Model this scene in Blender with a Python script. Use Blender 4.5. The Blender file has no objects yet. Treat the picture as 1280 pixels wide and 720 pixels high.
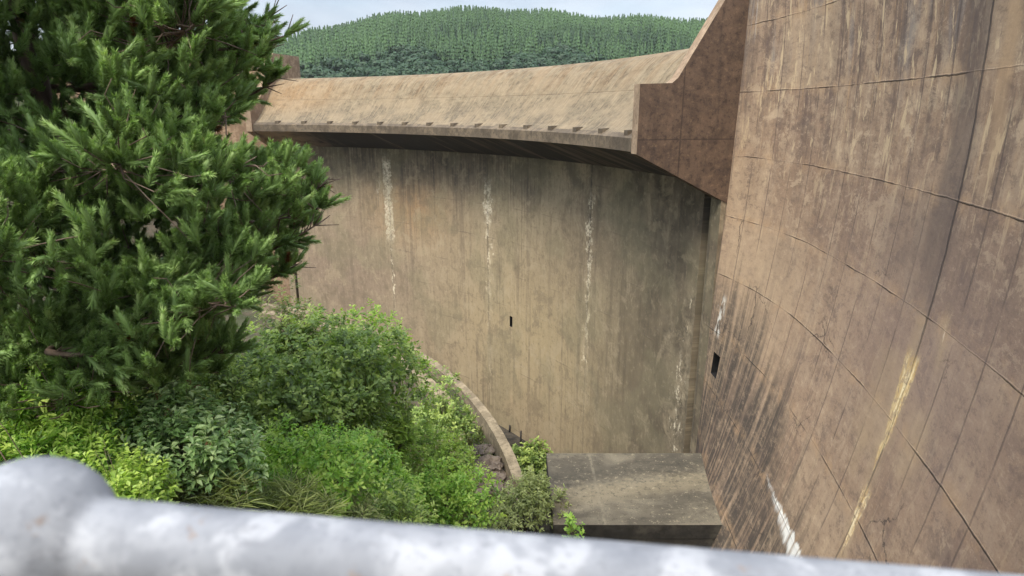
import bpy, math, random
from mathutils import noise as mn, Vector
import numpy as np
from math import sin, cos, radians as rad, pi

scn = bpy.context.scene
COL = scn.collection
rng = np.random.default_rng(11)
random.seed(5)

# ----------------------------------------------------------------------------
# site survey: the eye point is the origin, x to the right bank, y upstream
# ----------------------------------------------------------------------------
FPX, PITCH = 786.6, rad(15.654)
C1 = np.array([-55.603, 28.808]); R1 = 67.802            # side wall arc
C2 = np.array([-40.088, 21.848]); R2 = 51.619            # spillway arc
ZA, LIFT = 0.917, 3.0                                    # lift joints
B1, B2 = -0.02805, 0.009835                              # batter of the side wall
A0, A4, DA = 16.44, 77.93, 15.372                        # monolith joints of the spillway
R_LIP = 47.118
CREST = 3.50
NOF = 6.0
FLOOR = -33.0


def ray(px, py):
    x = (px - 640) / FPX; y = (360 - py) / FPX
    return np.array([x, cos(PITCH) + y * sin(PITCH), -sin(PITCH) + y * cos(PITCH)])


def at(px, py, dist):
    """point at a given horizontal distance"""
    d = ray(px, py)
    return d * (dist / math.hypot(d[0], d[1]))


def atz(px, py, z):
    d = ray(px, py)
    return d * (z / d[2])


def pol(r, a, z=0.0):
    a = rad(a)
    return (C2[0] + r * sin(a), C2[1] + r * cos(a), z)


def polc(x, y):
    return math.degrees(math.atan2(x - C2[0], y - C2[1])), math.hypot(x - C2[0], y - C2[1])


# ----------------------------------------------------------------------------
# object helpers
# ----------------------------------------------------------------------------
def tag(o, label=None, cat=None, group=None, kind=None):
    if label: o['label'] = label
    if cat: o['category'] = cat
    if group: o['group'] = group
    if kind: o['kind'] = kind
    return o


def empty(name, loc=(0, 0, 0)):
    o = bpy.data.objects.new(name, None)
    o.empty_display_size = .3
    o.location = loc
    COL.objects.link(o)
    return o


def link(name, me, mats, parent=None):
    o = bpy.data.objects.new(name, me)
    COL.objects.link(o)
    for m in (mats if isinstance(mats, (list, tuple)) else [mats]):
        me.materials.append(m)
    if parent is not None:
        o.parent = parent
        o.matrix_parent_inverse.identity()
        # geometry is given in site coordinates: shift it under its parent's base
        if parent.location.length > 0:
            root = parent.location
            for v in me.vertices:
                v.co -= root
    return o


def np_mesh(name, V, F, tint=None, smooth=False):
    """V (N,3); F (M,3) or (M,4)"""
    V = np.asarray(V, np.float32); F = np.asarray(F, np.int32)
    me = bpy.data.meshes.new(name)
    me.vertices.add(len(V)); me.vertices.foreach_set('co', V.ravel())
    k = F.shape[1]
    me.loops.add(F.size); me.loops.foreach_set('vertex_index', F.ravel())
    me.polygons.add(len(F))
    me.polygons.foreach_set('loop_start', np.arange(0, F.size, k, dtype=np.int32))
    if smooth:
        me.polygons.foreach_set('use_smooth', np.ones(len(F), bool))
    if tint is not None:
        at_ = me.attributes.new('tint', 'FLOAT', 'POINT')
        at_.data.foreach_set('value', np.asarray(tint, np.float32))
    me.update(calc_edges=True)
    return me


def link_np(name, V, F, mat, parent=None, tint=None, smooth=False):
    V = np.asarray(V, float)
    if parent is not None:
        V = V - np.array(parent.location)
    me = np_mesh(name, V, F, tint, smooth)
    o = bpy.data.objects.new(name, me)
    COL.objects.link(o); me.materials.append(mat)
    if parent is not None:
        o.parent = parent
    return o


class MB:
    """polygons with uv and material slots, in site coordinates"""
    def __init__(s): s.v = []; s.f = []; s.uv = []; s.mi = []; s.sm = []
    def quad(s, p, uv=None, mi=0, smooth=False):
        i = len(s.v); s.v += [tuple(x) for x in p]
        s.f.append(tuple(range(i, i + len(p))))
        s.uv.append(uv or [(q[0], q[2]) for q in p]); s.mi.append(mi); s.sm.append(smooth)
    def grid(s, P, UV, mi=0, skip=(), flip=False, smooth=True):
        """shared vertices; P[i][j] point, UV[i][j]"""
        ni, nj = len(P), len(P[0]); b = len(s.v)
        for r in P: s.v += [tuple(x) for x in r]
        for i in range(ni - 1):
            for j in range(nj - 1):
                if (i, j) in skip: continue
                ix = [(i, j), (i + 1, j), (i + 1, j + 1), (i, j + 1)]
                if flip: ix.reverse()
                s.f.append(tuple(b + a * nj + c for a, c in ix))
                s.uv.append([UV[a][c] for a, c in ix]); s.mi.append(mi); s.sm.append(smooth)
    def box(s, c, sz, rot=0, mi=0):
        cx, cy, cz = c; hx, hy, hz = sz[0] / 2, sz[1] / 2, sz[2] / 2
        cr, sr = cos(rot), sin(rot)
        P = [(cx + x * cr - y * sr, cy + x * sr + y * cr, cz + z) for x, y, z in
             [(-hx, -hy, -hz), (hx, -hy, -hz), (hx, hy, -hz), (-hx, hy, -hz), (-hx, -hy, hz), (hx, -hy, hz), (hx, hy, hz), (-hx, hy, hz)]]
        for q in [(0, 3, 2, 1), (4, 5, 6, 7), (0, 1, 5, 4), (1, 2, 6, 5), (2, 3, 7, 6), (3, 0, 4, 7)]:
            pts = [P[k] for k in q]
            n = np.cross(np.subtract(pts[1], pts[0]), np.subtract(pts[3], pts[0]))
            if abs(n[2]) > max(abs(n[0]), abs(n[1])): uv = [(p[0], p[1]) for p in pts]
            elif abs(n[1]) > abs(n[0]): uv = [(p[0], p[2]) for p in pts]
            else: uv = [(p[1], p[2]) for p in pts]
            s.quad(pts, uv, mi)
    def build(s, name, mats, parent=None):
        me = bpy.data.meshes.new(name)
        off = np.array(parent.location) if parent is not None else np.zeros(3)
        me.from_pydata([tuple(np.array(p) - off) for p in s.v], [], s.f)
        ul = me.uv_layers.new(name='UVMap')
        flat = [c for f in s.uv for c in f]
        ul.data.foreach_set('uv', np.array(flat, np.float32).ravel())
        me.polygons.foreach_set('material_index', s.mi)
        me.polygons.foreach_set('use_smooth', s.sm)
        me.update()
        o = bpy.data.objects.new(name, me); COL.objects.link(o)
        for m in (mats if isinstance(mats, (list, tuple)) else [mats]): me.materials.append(m)
        if parent is not None: o.parent = parent
        return o


def tube_arrays(pts, rads, n=6):
    pts = np.asarray(pts, float); m = len(pts)
    T = np.gradient(pts, axis=0); T /= np.linalg.norm(T, axis=1)[:, None] + 1e-9
    ref = np.array([0, 0, 1.0]) if abs(T[0, 2]) < .9 else np.array([1.0, 0, 0])
    A = np.cross(T, ref); A /= np.linalg.norm(A, axis=1)[:, None] + 1e-9
    B = np.cross(T, A)
    th = np.linspace(0, 2 * pi, n, endpoint=False)
    V = pts[:, None] + np.asarray(rads)[:, None, None] * (A[:, None] * np.cos(th)[None, :, None] + B[:, None] * np.sin(th)[None, :, None])
    V = V.reshape(-1, 3)
    F = []
    for i in range(m - 1):
        for k in range(n):
            F.append((i * n + k, i * n + (k + 1) % n, (i + 1) * n + (k + 1) % n, (i + 1) * n + k))
    V = np.vstack([V, pts[0], pts[-1]])
    a, b = len(V) - 2, len(V) - 1
    for k in range(n):
        F.append((a, (k + 1) % n, k, k)); F.append((b, (m - 1) * n + k, (m - 1) * n + (k + 1) % n, (m - 1) * n + (k + 1) % n))
    return V, F


class Tubes:
    def __init__(s): s.V = []; s.F = []; s.n = 0
    def add(s, pts, rads, n=6):
        V, F = tube_arrays(pts, rads, n)
        for f in F:
            g = tuple(dict.fromkeys(f))
            s.F.append(tuple(x + s.n for x in g))
        s.V.append(V); s.n += len(V)
    def build(s, name, mat, parent=None):
        V = np.vstack(s.V)
        off = np.array(parent.location) if parent is not None else np.zeros(3)
        me = bpy.data.meshes.new(name)
        me.from_pydata((V - off).tolist(), [], s.F)
        me.polygons.foreach_set('use_smooth', np.ones(len(me.polygons), bool))
        me.update()
        o = bpy.data.objects.new(name, me); COL.objects.link(o); me.materials.append(mat)
        if parent is not None: o.parent = parent
        return o


# ----------------------------------------------------------------------------
# material helper
# ----------------------------------------------------------------------------
class N:
    def __init__(s, name):
        s.mat = bpy.data.materials.new(name); s.mat.use_nodes = True
        s.t = s.mat.node_tree; s.t.nodes.clear()
        s.out = s.t.nodes.new('ShaderNodeOutputMaterial')
    def node(s, t, **k):
        n = s.t.nodes.new(t)
        for a, b in k.items(): setattr(n, a, b)
        return n
    def put(s, sock, v):
        if isinstance(v, bpy.types.NodeSocket): s.t.links.new(v, sock)
        else: sock.default_value = v
    def m(s, op, a, b=None, clamp=False):
        n = s.node('ShaderNodeMath', operation=op, use_clamp=clamp)
        s.put(n.inputs[0], a)
        if b is not None: s.put(n.inputs[1], b)
        return n.outputs[0]
    def add(s, a, b): return s.m('ADD', a, b)
    def sub(s, a, b): return s.m('SUBTRACT', a, b)
    def mul(s, a, b): return s.m('MULTIPLY', a, b)
    def absd(s, a): return s.m('ABSOLUTE', a)
    def mx(s, a, b): return s.m('MAXIMUM', a, b)
    def ss(s, x, lo, hi, a=0.0, b=1.0):
        n = s.node('ShaderNodeMapRange', interpolation_type='SMOOTHSTEP')
        s.put(n.inputs[0], x); s.put(n.inputs[1], lo); s.put(n.inputs[2], hi)
        s.put(n.inputs[3], a); s.put(n.inputs[4], b)
        return n.outputs[0]
    def lin(s, x, lo, hi, a=0.0, b=1.0):
        n = s.node('ShaderNodeMapRange')
        s.put(n.inputs[0], x); s.put(n.inputs[1], lo); s.put(n.inputs[2], hi)
        s.put(n.inputs[3], a); s.put(n.inputs[4], b)
        return n.outputs[0]
    def uv(s):
        n = s.node('ShaderNodeUVMap'); n.uv_map = 'UVMap'
        x = s.node('ShaderNodeSeparateXYZ'); s.t.links.new(n.outputs[0], x.inputs[0])
        return n.outputs[0], x.outputs[0], x.outputs[1]
    def obj(s):
        n = s.node('ShaderNodeTexCoord'); return n.outputs['Object']
    def comb(s, x, y, z=0.0):
        n = s.node('ShaderNodeCombineXYZ'); s.put(n.inputs[0], x); s.put(n.inputs[1], y); s.put(n.inputs[2], z)
        return n.outputs[0]
    def scale(s, v, k):
        n = s.node('ShaderNodeVectorMath', operation='MULTIPLY'); s.put(n.inputs[0], v); n.inputs[1].default_value = k
        return n.outputs[0]
    def noise(s, v, sc, det=4.0, rough=.55, dist=0.0):
        n = s.node('ShaderNodeTexNoise'); s.put(n.inputs['Vector'], v)
        n.inputs['Scale'].default_value = sc; n.inputs['Detail'].default_value = det
        n.inputs['Roughness'].default_value = rough; n.inputs['Distortion'].default_value = dist
        return n.outputs[0]
    def vor(s, v, sc, feature='F1'):
        n = s.node('ShaderNodeTexVoronoi', feature=feature); s.put(n.inputs['Vector'], v); n.inputs['Scale'].default_value = sc
        return n.outputs['Distance']
    def mix(s, f, a, b, blend='MIX'):
        n = s.node('ShaderNodeMix', data_type='RGBA', blend_type=blend)
        s.put(n.inputs[0], f)
        for sock, v in ((n.inputs[6], a), (n.inputs[7], b)):
            if isinstance(v, tuple) and len(v) == 3: v = v + (1,)
            s.put(sock, v)
        return n.outputs[2]
    def ramp(s, x, stops):
        n = s.node('ShaderNodeValToRGB'); s.put(n.inputs[0], x)
        e = n.color_ramp.elements
        while len(e) < len(stops): e.new(.5)
        for q, (p, c) in zip(e, stops): q.position = p; q.color = tuple(c) + (1,)
        return n.outputs[0]
    def gauss(s, u, v, u0, v0, su, sv):
        """soft round mask"""
        a = s.m('POWER', s.mul(s.sub(u, u0), 1 / su), 2.0); b = s.m('POWER', s.mul(s.sub(v, v0), 1 / sv), 2.0)
        return s.m('EXPONENT', s.mul(s.add(a, b), -1.0))
    def band(s, x, a, b, soft):
        return s.mul(s.ss(x, a - soft, a + soft), s.ss(x, b - soft, b + soft, 1.0, 0.0))
    def conc(s, col, *a, k=.76, warm=.885, red=1.05, **kw):
        return s.done(s.mix(1.0, col, (k * red, k, k * warm), 'MULTIPLY'), *a, **kw)
    def done(s, col, rough=.9, bump=None, bstr=.3, bdist=.05, metallic=0.0, spec=.25):
        p = s.node('ShaderNodeBsdfPrincipled')
        if isinstance(col, tuple) and len(col) == 3: col = col + (1,)
        s.put(p.inputs['Base Color'], col); s.put(p.inputs['Roughness'], rough)
        s.put(p.inputs['Metallic'], metallic); p.inputs['Specular IOR Level'].default_value = spec
        if bump is not None:
            b = s.node('ShaderNodeBump'); b.inputs['Strength'].default_value = bstr; b.inputs['Distance'].default_value = bdist
            s.put(b.inputs['Height'], bump); s.t.links.new(b.outputs[0], p.inputs['Normal'])
        s.t.links.new(p.outputs[0], s.out.inputs[0])
        return s.mat


def concrete_spillway_wall():
    n = N('stained_grey_concrete'); uv, u, v = n.uv()
    big = n.noise(uv, .09, 3, .5)
    mid = n.noise(uv, .5, 5, .6)
    fine = n.noise(uv, 7, 5, .7)
    st = n.noise(n.scale(uv, (1.3, .05, 1)), 1.0, 5, .62)
    st2 = n.noise(n.scale(uv, (5.0, .16, 1)), 1.0, 4, .6)
    weave = n.noise(n.scale(uv, (.5, 9, 1)), 1.0, 3, .6)
    col = n.mix(n.ss(big, .35, .65), (.235, .19, .140), (.300, .252, .180))
    # warm pale middle of the wall, greyer lower left
    warm = n.mul(n.gauss(u, v, 34, -20, 16, 9), .85)
    col = n.mix(warm, col, (.345, .280, .172))
    col = n.mix(n.mul(n.gauss(u, v, 6, -17, 15, 6), .7), col, (.215, .165, .132))
    # rust coloured bloom beside the first joint
    org = n.mul(n.gauss(n.add(u, n.mul(n.sub(mid, .5), 4)), v, 16.5, -9.6, 5.2, 3.2), .62)
    col = n.mix(org, col, (.335, .205, .105))
    col = n.mix(n.mul(n.gauss(u, v, 2.2, -5.5, 2.2, 2.2), .7), col, (.36, .23, .14))
    # rain streaks
    col = n.mix(n.ss(st, .50, .66, 0, .38), col, (.115, .093, .074))
    col = n.mix(n.ss(st2, .52, .75, 0, .24), col, (.15, .122, .096))
    col = n.mix(n.ss(st2, .46, .25, 0, .15), col, (.38, .325, .24))
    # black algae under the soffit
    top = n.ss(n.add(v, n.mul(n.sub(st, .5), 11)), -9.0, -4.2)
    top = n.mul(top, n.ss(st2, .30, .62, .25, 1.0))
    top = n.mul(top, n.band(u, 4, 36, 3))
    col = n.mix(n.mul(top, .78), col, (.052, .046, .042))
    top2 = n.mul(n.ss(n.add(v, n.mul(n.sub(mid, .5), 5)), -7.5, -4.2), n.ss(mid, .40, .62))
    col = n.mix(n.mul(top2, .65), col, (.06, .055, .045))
    # darker mottled end beside the side wall
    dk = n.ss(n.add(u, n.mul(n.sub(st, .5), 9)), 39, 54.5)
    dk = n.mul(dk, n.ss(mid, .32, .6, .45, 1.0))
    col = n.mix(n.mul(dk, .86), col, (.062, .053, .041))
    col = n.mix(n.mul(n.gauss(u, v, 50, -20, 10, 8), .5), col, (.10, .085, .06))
    # construction lifts
    wob = n.mul(n.sub(n.noise(n.scale(uv, (.6, .6, 1)), 1.0, 3), .5), .22)
    lv = n.m('FRACT', n.mul(n.add(n.sub(v, ZA), wob), 1 / LIFT))
    ld = n.mul(n.m('MINIMUM', lv, n.sub(1.0, lv)), LIFT)
    lift = n.mul(n.ss(ld, .07, .015), n.ss(n.noise(uv, .35, 3), .46, .66, .03, .42))
    col = n.mix(lift, col, (.11, .09, .07))
    # vertical joints
    ju = n.m('FRACT', n.mul(n.sub(u, 0.0), 1 / 13.849))
    jd = n.mul(n.m('MINIMUM', ju, n.sub(1.0, ju)), 13.849)
    jn = n.ss(jd, .16, .03)
    col = n.mix(n.mul(jn, n.ss(v, -24, -5, .25, .8)), col, (.06, .05, .042))
    jw = n.mul(n.ss(jd, 1.1, .1), n.ss(n.add(v, n.mul(n.sub(mid, .5), 6)), -11, -5))
    col = n.mix(n.mul(jw, .55), col, (.075, .066, .055))
    # lime that has run out of the joints
    wn = n.noise(n.comb(0.0, n.mul(v, 1.0)), .9, 5, .65)
    wn2 = n.noise(n.scale(uv, (2.2, .9, 1)), 1.0, 5, .7)
    fl = n.noise(uv, 3.2, 5, .8)
    bl0 = n.noise(uv, 1.4, 5, .75)
    def lime(col, u0, v_top, v_bot, width, cov, tint=(.66, .60, .48)):
        d = n.absd(n.sub(n.sub(u, u0), n.mul(n.sub(wn, .5), 1.3)))
        w = n.mul(n.ss(wn2, cov, cov + .2), width)
        halo = n.mul(n.mul(n.ss(d, width * 1.6, .0), n.band(v, v_bot - 1.5, v_top, .8)), n.ss(bl0, .40, .60))
        col = n.mix(n.mul(halo, .28), col, (.42, .36, .265))
        mk = n.mul(n.ss(n.sub(w, d), -.03, .12), n.band(v, v_bot, v_top, .8))
        mk = n.mul(mk, n.ss(fl, .42, .52, .05, 1.0))
        return n.mix(n.mul(mk, n.ss(bl0, .36, .6, .5, .95)), col, tint)
    col = lime(col, 13.85 - .05, -4.7, -13.0, .62, .30, (.72, .66, .54))
    col = lime(col, 13.85 + .1, -8, -20.0, .42, .48)
    col = lime(col, 12.6, -6.4, -8.0, .5, .46, (.7, .66, .58))
    col = lime(col, 27.75, -6.2, -9.5, .65, .36, (.72, .67, .56))
    col = lime(col, 28.3, -6.6, -8.0, 1.2, .52)
    col = lime(col, 27.85, -9, -17, .8, .47)
    col = lime(col, 27.9, -13, -26, .42, .44, (.47, .40, .29))
    col = lime(col, 41.6, -6.0, -13.6, .62, .42)
    col = lime(col, 41.5, -12, -19.5, .75, .48, (.62, .55, .42))
    col = lime(col, 54.0, -9, -15.5, .7, .52)
    col = lime(col, 53.4, -14.0, -20.5, 1.3, .50)
    col = lime(col, 51.9, -9, -14, .6, .62)
    # run below the drain opening
    dr = n.mul(n.ss(n.absd(n.sub(n.sub(u, 31.0), n.mul(n.sub(wn, .5), .3))), .28, .05), n.band(v, -27, -18.7, .6))
    col = n.mix(n.mul(dr, .4), col, (.42, .33, .22))
    # pits, pores
    gra = n.noise(n.scale(uv, (1, .6, 1)), 2.3, 6, .82)
    st3 = n.noise(n.scale(uv, (2.6, .10, 1)), 1.0, 6, .7)
    col = n.mix(n.mul(n.ss(st3, .52, .66, 0, .34), n.ss(big, .46, .60, .15, 1)), col, (.125, .100, .078))
    col = n.mix(n.ss(st3, .47, .36, 0, .08), col, (.37, .31, .225))
    bl = n.noise(n.scale(uv, (.5, .42, 1)), 1.0, 6, .72, .5)
    col = n.mix(n.ss(bl, .51, .62, 0, .50), col, (.150, .124, .090))
    col = n.mix(n.ss(bl, .47, .38, 0, .42), col, (.345, .290, .205))
    ole = n.ss(n.noise(n.scale(uv, (.11, .10, 1)), 1.7, 3, .5), .50, .60, 0, .38)
    col = n.mix(ole, col, (.185, .168, .112))
    col = n.mix(n.ss(gra, .52, .64, 0, .42), col, (.105, .086, .066))
    col = n.mix(n.ss(gra, .47, .36, 0, .28), col, (.42, .355, .26))
    col = n.mix(n.ss(fine, .56, .78, 0, .35), col, (.09, .075, .06))
    col = n.mix(n.ss(fine, .40, .2, 0, .25), col, (.45, .40, .32))
    col = n.mix(n.ss(weave, .5, .8, 0, .16), col, (.11, .09, .075))
    h = n.add(n.mul(fine, .25), n.add(n.mul(mid, .5), n.mul(n.add(lift, jn), -.8)))
    return n.conc(col, .92, h, .55, .05, k=1.06)


def concrete_side_wall():
    n = N('weathered_brown_concrete'); uv, u, v = n.uv()
    big = n.noise(uv, .13, 3, .5)
    mid = n.noise(uv, .7, 6, .62)
    blot = n.noise(n.scale(uv, (1.0, .9, 1)), 1.0, 6, .7, .6)
    fine = n.noise(uv, 9, 5, .72)
    st = n.noise(n.scale(uv, (1.5, .055, 1)), 1.0, 5, .62)
    st2 = n.noise(n.scale(uv, (4.0, .20, 1)), 1.0, 5, .62)
    col = n.mix(n.ss(big, .34, .66), (.235, .152, .100), (.345, .232, .150))
    col = n.mix(n.ss(mid, .46, .70, 0, .5), col, (.34, .245, .170))
    col = n.mix(n.ss(mid, .46, .26, 0, .42), col, (.150, .102, .082))
    # upper lifts: dark brown skin flaking to cream and rust
    up = n.ss(n.add(v, n.mul(n.sub(mid, .5), 2.4)), -3.2, 1.2)
    col = n.mix(n.mul(up, n.ss(st, .46, .60, 0, .72)), col, (.122, .083, .066))
    col = n.mix(n.mul(up, n.ss(blot, .52, .66, 0, .60)), col, (.44, .33, .215))
    col = n.mix(n.mul(up, n.ss(n.noise(n.scale(uv, (2.1, .10, 1)), 1.3, 4, .6), .57, .66, 0, .55)), col, (.42, .255, .125))
    gr = n.mul(n.ss(n.noise(n.scale(uv, (.55, .12, 1)), 1.0, 4, .6), .54, .66), n.ss(v, -.5, 2.2))
    col = n.mix(n.mul(gr, .60), col, (.20, .185, .175))
    # streaks
    col = n.mix(n.ss(st, .54, .70, 0, .40), col, (.118, .083, .068))
    col = n.mix(n.ss(st2, .54, .70, 0, .26), col, (.13, .094, .075))
    col = n.mix(n.ss(st2, .44, .28, 0, .24), col, (.42, .305, .215))
    gra = n.noise(n.scale(uv, (.75, 1.15, 1)), 2.3, 6, .84)
    gr2 = n.noise(n.scale(uv, (.8, .95, 1)), .85, 6, .80, .5)
    st3 = n.noise(n.scale(uv, (1.0, .12, 1)), 1.0, 6, .72)
    hi = n.lin(v, -6.0, -.5, .38, 1.0)
    pt = n.ss(n.noise(n.scale(uv, (.22, .30, 1)), 1.0, 3, .5), .42, .58)
    cell = n.node('ShaderNodeTexWhiteNoise'); cell.noise_dimensions = '2D'
    n.put(cell.inputs[0], n.comb(n.m('FLOOR', n.mul(n.add(u, .3), 1 / 4.59)), n.m('FLOOR', n.mul(n.sub(v, ZA), 1 / LIFT))))
    cv = cell.outputs[0]
    col = n.mix(n.ss(cv, .5, 1.0, 0, .60), col, (.37, .262, .170))
    col = n.mix(n.ss(cv, .5, 0.0, 0, .62), col, (.168, .108, .080))
    col = n.mix(n.mul(n.mul(n.ss(st3, .51, .62, 0, .70), hi), n.lin(pt, 0, 1, .25, 1)), col, (.110, .075, .060))
    col = n.mix(n.mul(n.mul(n.ss(st3, .47, .38, 0, .50), hi), n.lin(pt, 0, 1, 1, .3)), col, (.42, .298, .198))
    col = n.mix(n.mul(n.mul(n.ss(gr2, .53, .59, 0, .80), hi), n.lin(pt, 0, 1, 1, .45)), col, (.44, .318, .210))
    col = n.mix(n.mul(n.ss(gr2, .47, .40, 0, .55), n.lin(pt, 0, 1, .4, 1)), col, (.120, .083, .068))
    col = n.mix(n.ss(gra, .51, .62, 0, .50), col, (.105, .072, .055))
    col = n.mix(n.ss(gra, .47, .36, 0, .46), col, (.46, .335, .225))
    dash = n.noise(n.scale(uv, (2.4, .5, 1)), 1.0, 5, .75, .3)
    col = n.mix(n.mul(n.ss(v, -4.5, 0.5, .25, 1), n.ss(dash, .56, .62, 0, .85)), col, (.50, .365, .225))
    # lighter tan zone low beside the drain, purple grey belly on the right
    col = n.mix(n.mul(n.gauss(u, v, -13, -9, 5, 4), .5), col, (.37, .265, .17))
    col = n.mix(n.mul(n.gauss(u, v, 0.5, -6.2, 6, 3.2), .5), col, (.215, .150, .128))
    # dark band down the open joint, with leaching beside it
    wj = n.mul(n.sub(n.noise(n.comb(0.0, v), .5, 4), .5), .8)
    dj = n.sub(n.sub(u, -.55), wj)
    bandm = n.mul(n.ss(n.absd(dj), .95, .35), n.ss(n.add(v, n.mul(n.sub(mid, .5), 3)), -6.0, -3.0))
    col = n.mix(n.mul(bandm, .62), col, (.100, .076, .066))
    blt = n.mul(n.gauss(u, v, -1.8, -3.4, 2.2, 1.5), n.ss(mid, .3, .55, .4, 1))
    col = n.mix(n.mul(blt, .6), col, (.120, .086, .072))
    col = n.mix(n.mul(n.ss(n.absd(n.sub(n.sub(u, 1.0), wj)), .5, .1), n.mul(up, .6)), col, (.43, .28, .16))
    # damp black algae at the foot next to the outlet block
    ft = n.ss(n.add(n.add(n.mul(v, -1.0), n.mul(u, -.42)), n.mul(n.sub(st, .5), 8)), 13.0, 17.0)
    ft = n.mul(ft, n.ss(st2, .34, .58, .30, 1.0))
    ft = n.mul(ft, n.ss(gra, .36, .52, .55, 1.0))
    col = n.mix(n.mul(ft, .90), col, (.046, .039, .033))
    dk2 = n.mul(n.ss(n.add(u, n.mul(n.sub(st, .5), 3)), -14.0, -17.5), n.ss(v, -3, 2))
    col = n.mix(n.mul(dk2, .5), col, (.11, .085, .072))
    # lift joints
    wob = n.add(n.mul(n.sub(n.noise(uv, .5, 4), .5), .11), n.mul(n.sub(n.noise(uv, 5.0, 4, .7), .5), .05))
    lv = n.m('FRACT', n.mul(n.add(n.sub(v, ZA), wob), 1 / LIFT))
    ld = n.mul(n.m('MINIMUM', lv, n.sub(1.0, lv)), LIFT)
    brk = n.ss(n.noise(n.scale(uv, (.45, .33, 1)), 1.0, 3), .42, .60, .16, .95)
    lift = n.mul(n.ss(ld, n.add(.018, n.mul(brk, .022)), .006), brk)
    col = n.mix(n.mul(n.ss(ld, .5, .02), n.ss(blot, .45, .62, 0, .42)), col, (.40, .25, .14))
    col = n.mix(n.mul(lift, .80), col, (.045, .036, .030))
    # board marks
    bu = n.m('FRACT', n.mul(n.add(u, n.mul(n.sub(wob, 0.0), .1)), 1 / 1.53))
    bd = n.mul(n.m('MINIMUM', bu, n.sub(1.0, bu)), 1.53)
    bm = n.mul(n.ss(bd, .05, .01), n.ss(n.noise(n.scale(uv, (.65, .33, 1)), 1.0, 2), .40, .54))
    col = n.mix(n.mul(bm, .62), col, (.09, .066, .055))
    # open joint
    jd = n.absd(n.sub(u, n.mul(wj, .35)))
    jn = n.ss(jd, .07, .02)
    col = n.mix(n.mul(jn, n.ss(v, -8, -4, .25, .8)), col, (.06, .045, .038))
    # hairline cracks
    ck = n.node('ShaderNodeTexVoronoi', feature='DISTANCE_TO_EDGE')
    n.put(ck.inputs['Vector'], n.comb(n.add(u, n.mul(mid, 2.0)), n.add(n.mul(v, 1.3), n.mul(blot, 1.6)))); ck.inputs['Scale'].default_value = .28
    crk = n.mul(n.ss(ck.outputs['Distance'], .010, .002), n.mul(n.ss(v, -3.5, -5.0), n.ss(n.noise(uv, .2, 2), .5, .58)))
    col = n.mix(n.mul(crk, .75), col, (.05, .038, .032))
    # lime
    wn = n.noise(n.comb(0.0, v), .8, 5, .65); wn2 = n.noise(n.scale(uv, (2.5, .7, 1)), 1.0, 5, .7); fl = n.noise(uv, 3.4, 4, .7)
    def lime(col, u0, vt, vb, w0, cov, tint, lean=0.0, tail=1.0):
        k = n.lin(v, vb, vt)
        d = n.absd(n.sub(n.sub(u, n.add(u0, n.mul(n.sub(vt, v), lean))), n.mul(n.sub(wn, .5), .5)))
        w = n.mul(n.mul(n.ss(wn2, cov, cov + .2), w0), n.m('POWER', n.m('MAXIMUM', k, 0.0), tail))
        halo = n.mul(n.ss(d, w0 * 1.5, .0), n.band(v, vb - .5, vt, .4))
        col = n.mix(n.mul(halo, .30), col, (.40, .285, .165))
        mk = n.mul(n.ss(n.sub(w, d), -.01, .08), n.band(v, vb, vt, .25))
        mk = n.mul(mk, n.ss(fl, .40, .52, .12, 1.0))
        tv_ = n.mix(n.ss(n.noise(n.scale(uv, (9, 1.2, 1)), 1.0, 4, .7), .44, .58), (tint[0] * .72, tint[1] * .60, tint[2] * .46), tint)
        return n.mix(n.mul(mk, n.ss(gra, .40, .60, 1.0, .78)), col, tv_)
    cream = (.62, .47, .25)
    col = lime(col, -.16, -6.2, -9.8, .46, .16, cream, .02, .8)
    col = lime(col, -.12, -6.5, -8.4, .34, .10, (.74, .60, .36), .02, .6)
    col = lime(col, .02, -10.2, -12.4, .32, .12, (.70, .56, .35), .05, .7)
    col = lime(col, -.3, -5.0, -6.3, .35, .55, (.72, .66, .58))
    col = lime(col, .9, -4.6, -5.6, .25, .42, (.52, .40, .30), .2)
    col = lime(col, -1.3, -9.2, -9.9, .4, .60, (.75, .70, .64))
    col = lime(col, -1.2, -6.5, -9.0, 1.1, .66, (.70, .64, .58))
    col = lime(col, 1.3, -7.2, -8.6, .8, .65, (.72, .66, .60))
    # white run along the low lift joint next to the outlet block
    kk = n.lin(u, -7.0, -1.6)
    dd = n.sub(-13.95, n.add(v, n.mul(n.sub(wn2, .5), .8)))
    ww = n.mul(kk, .95)
    wr = n.mul(n.mul(n.ss(dd, -.08, .06), n.ss(n.sub(ww, dd), -.05, .3)), n.band(u, -7.4, -1.4, .4))
    wr = n.mul(wr, n.ss(st2, .38, .56, .2, 1.0))
    col = n.mix(n.mul(wr, .85), col, (.74, .71, .66))
    wr2 = n.mul(n.mul(n.ss(n.absd(n.sub(u, -15.9)), .5, .1), n.band(v, -11.2, -9.2, .3)), n.ss(wn2, .46, .56))
    col = n.mix(n.mul(wr2, .85), col, (.66, .62, .55))
    wr3 = n.mul(n.band(u, -17.3, -15.9, .4), n.mul(n.ss(v, 2.8, 4.2), n.ss(st2, .5, .62)))
    col = n.mix(n.mul(wr3, .5), col, (.5, .48, .46))
    col = n.mix(n.ss(fine, .57, .76, 0, .42), col, (.075, .055, .045))
    col = n.mix(n.ss(fine, .40, .22, 0, .30), col, (.47, .36, .27))
    h = n.add(n.mul(fine, .30), n.add(n.mul(mid, .5), n.mul(n.add(n.add(lift, jn), n.mul(bm, .4)), -.9)))
    return n.conc(col, .93, h, .6, .05, k=1.20, warm=.97, red=.985)


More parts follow.
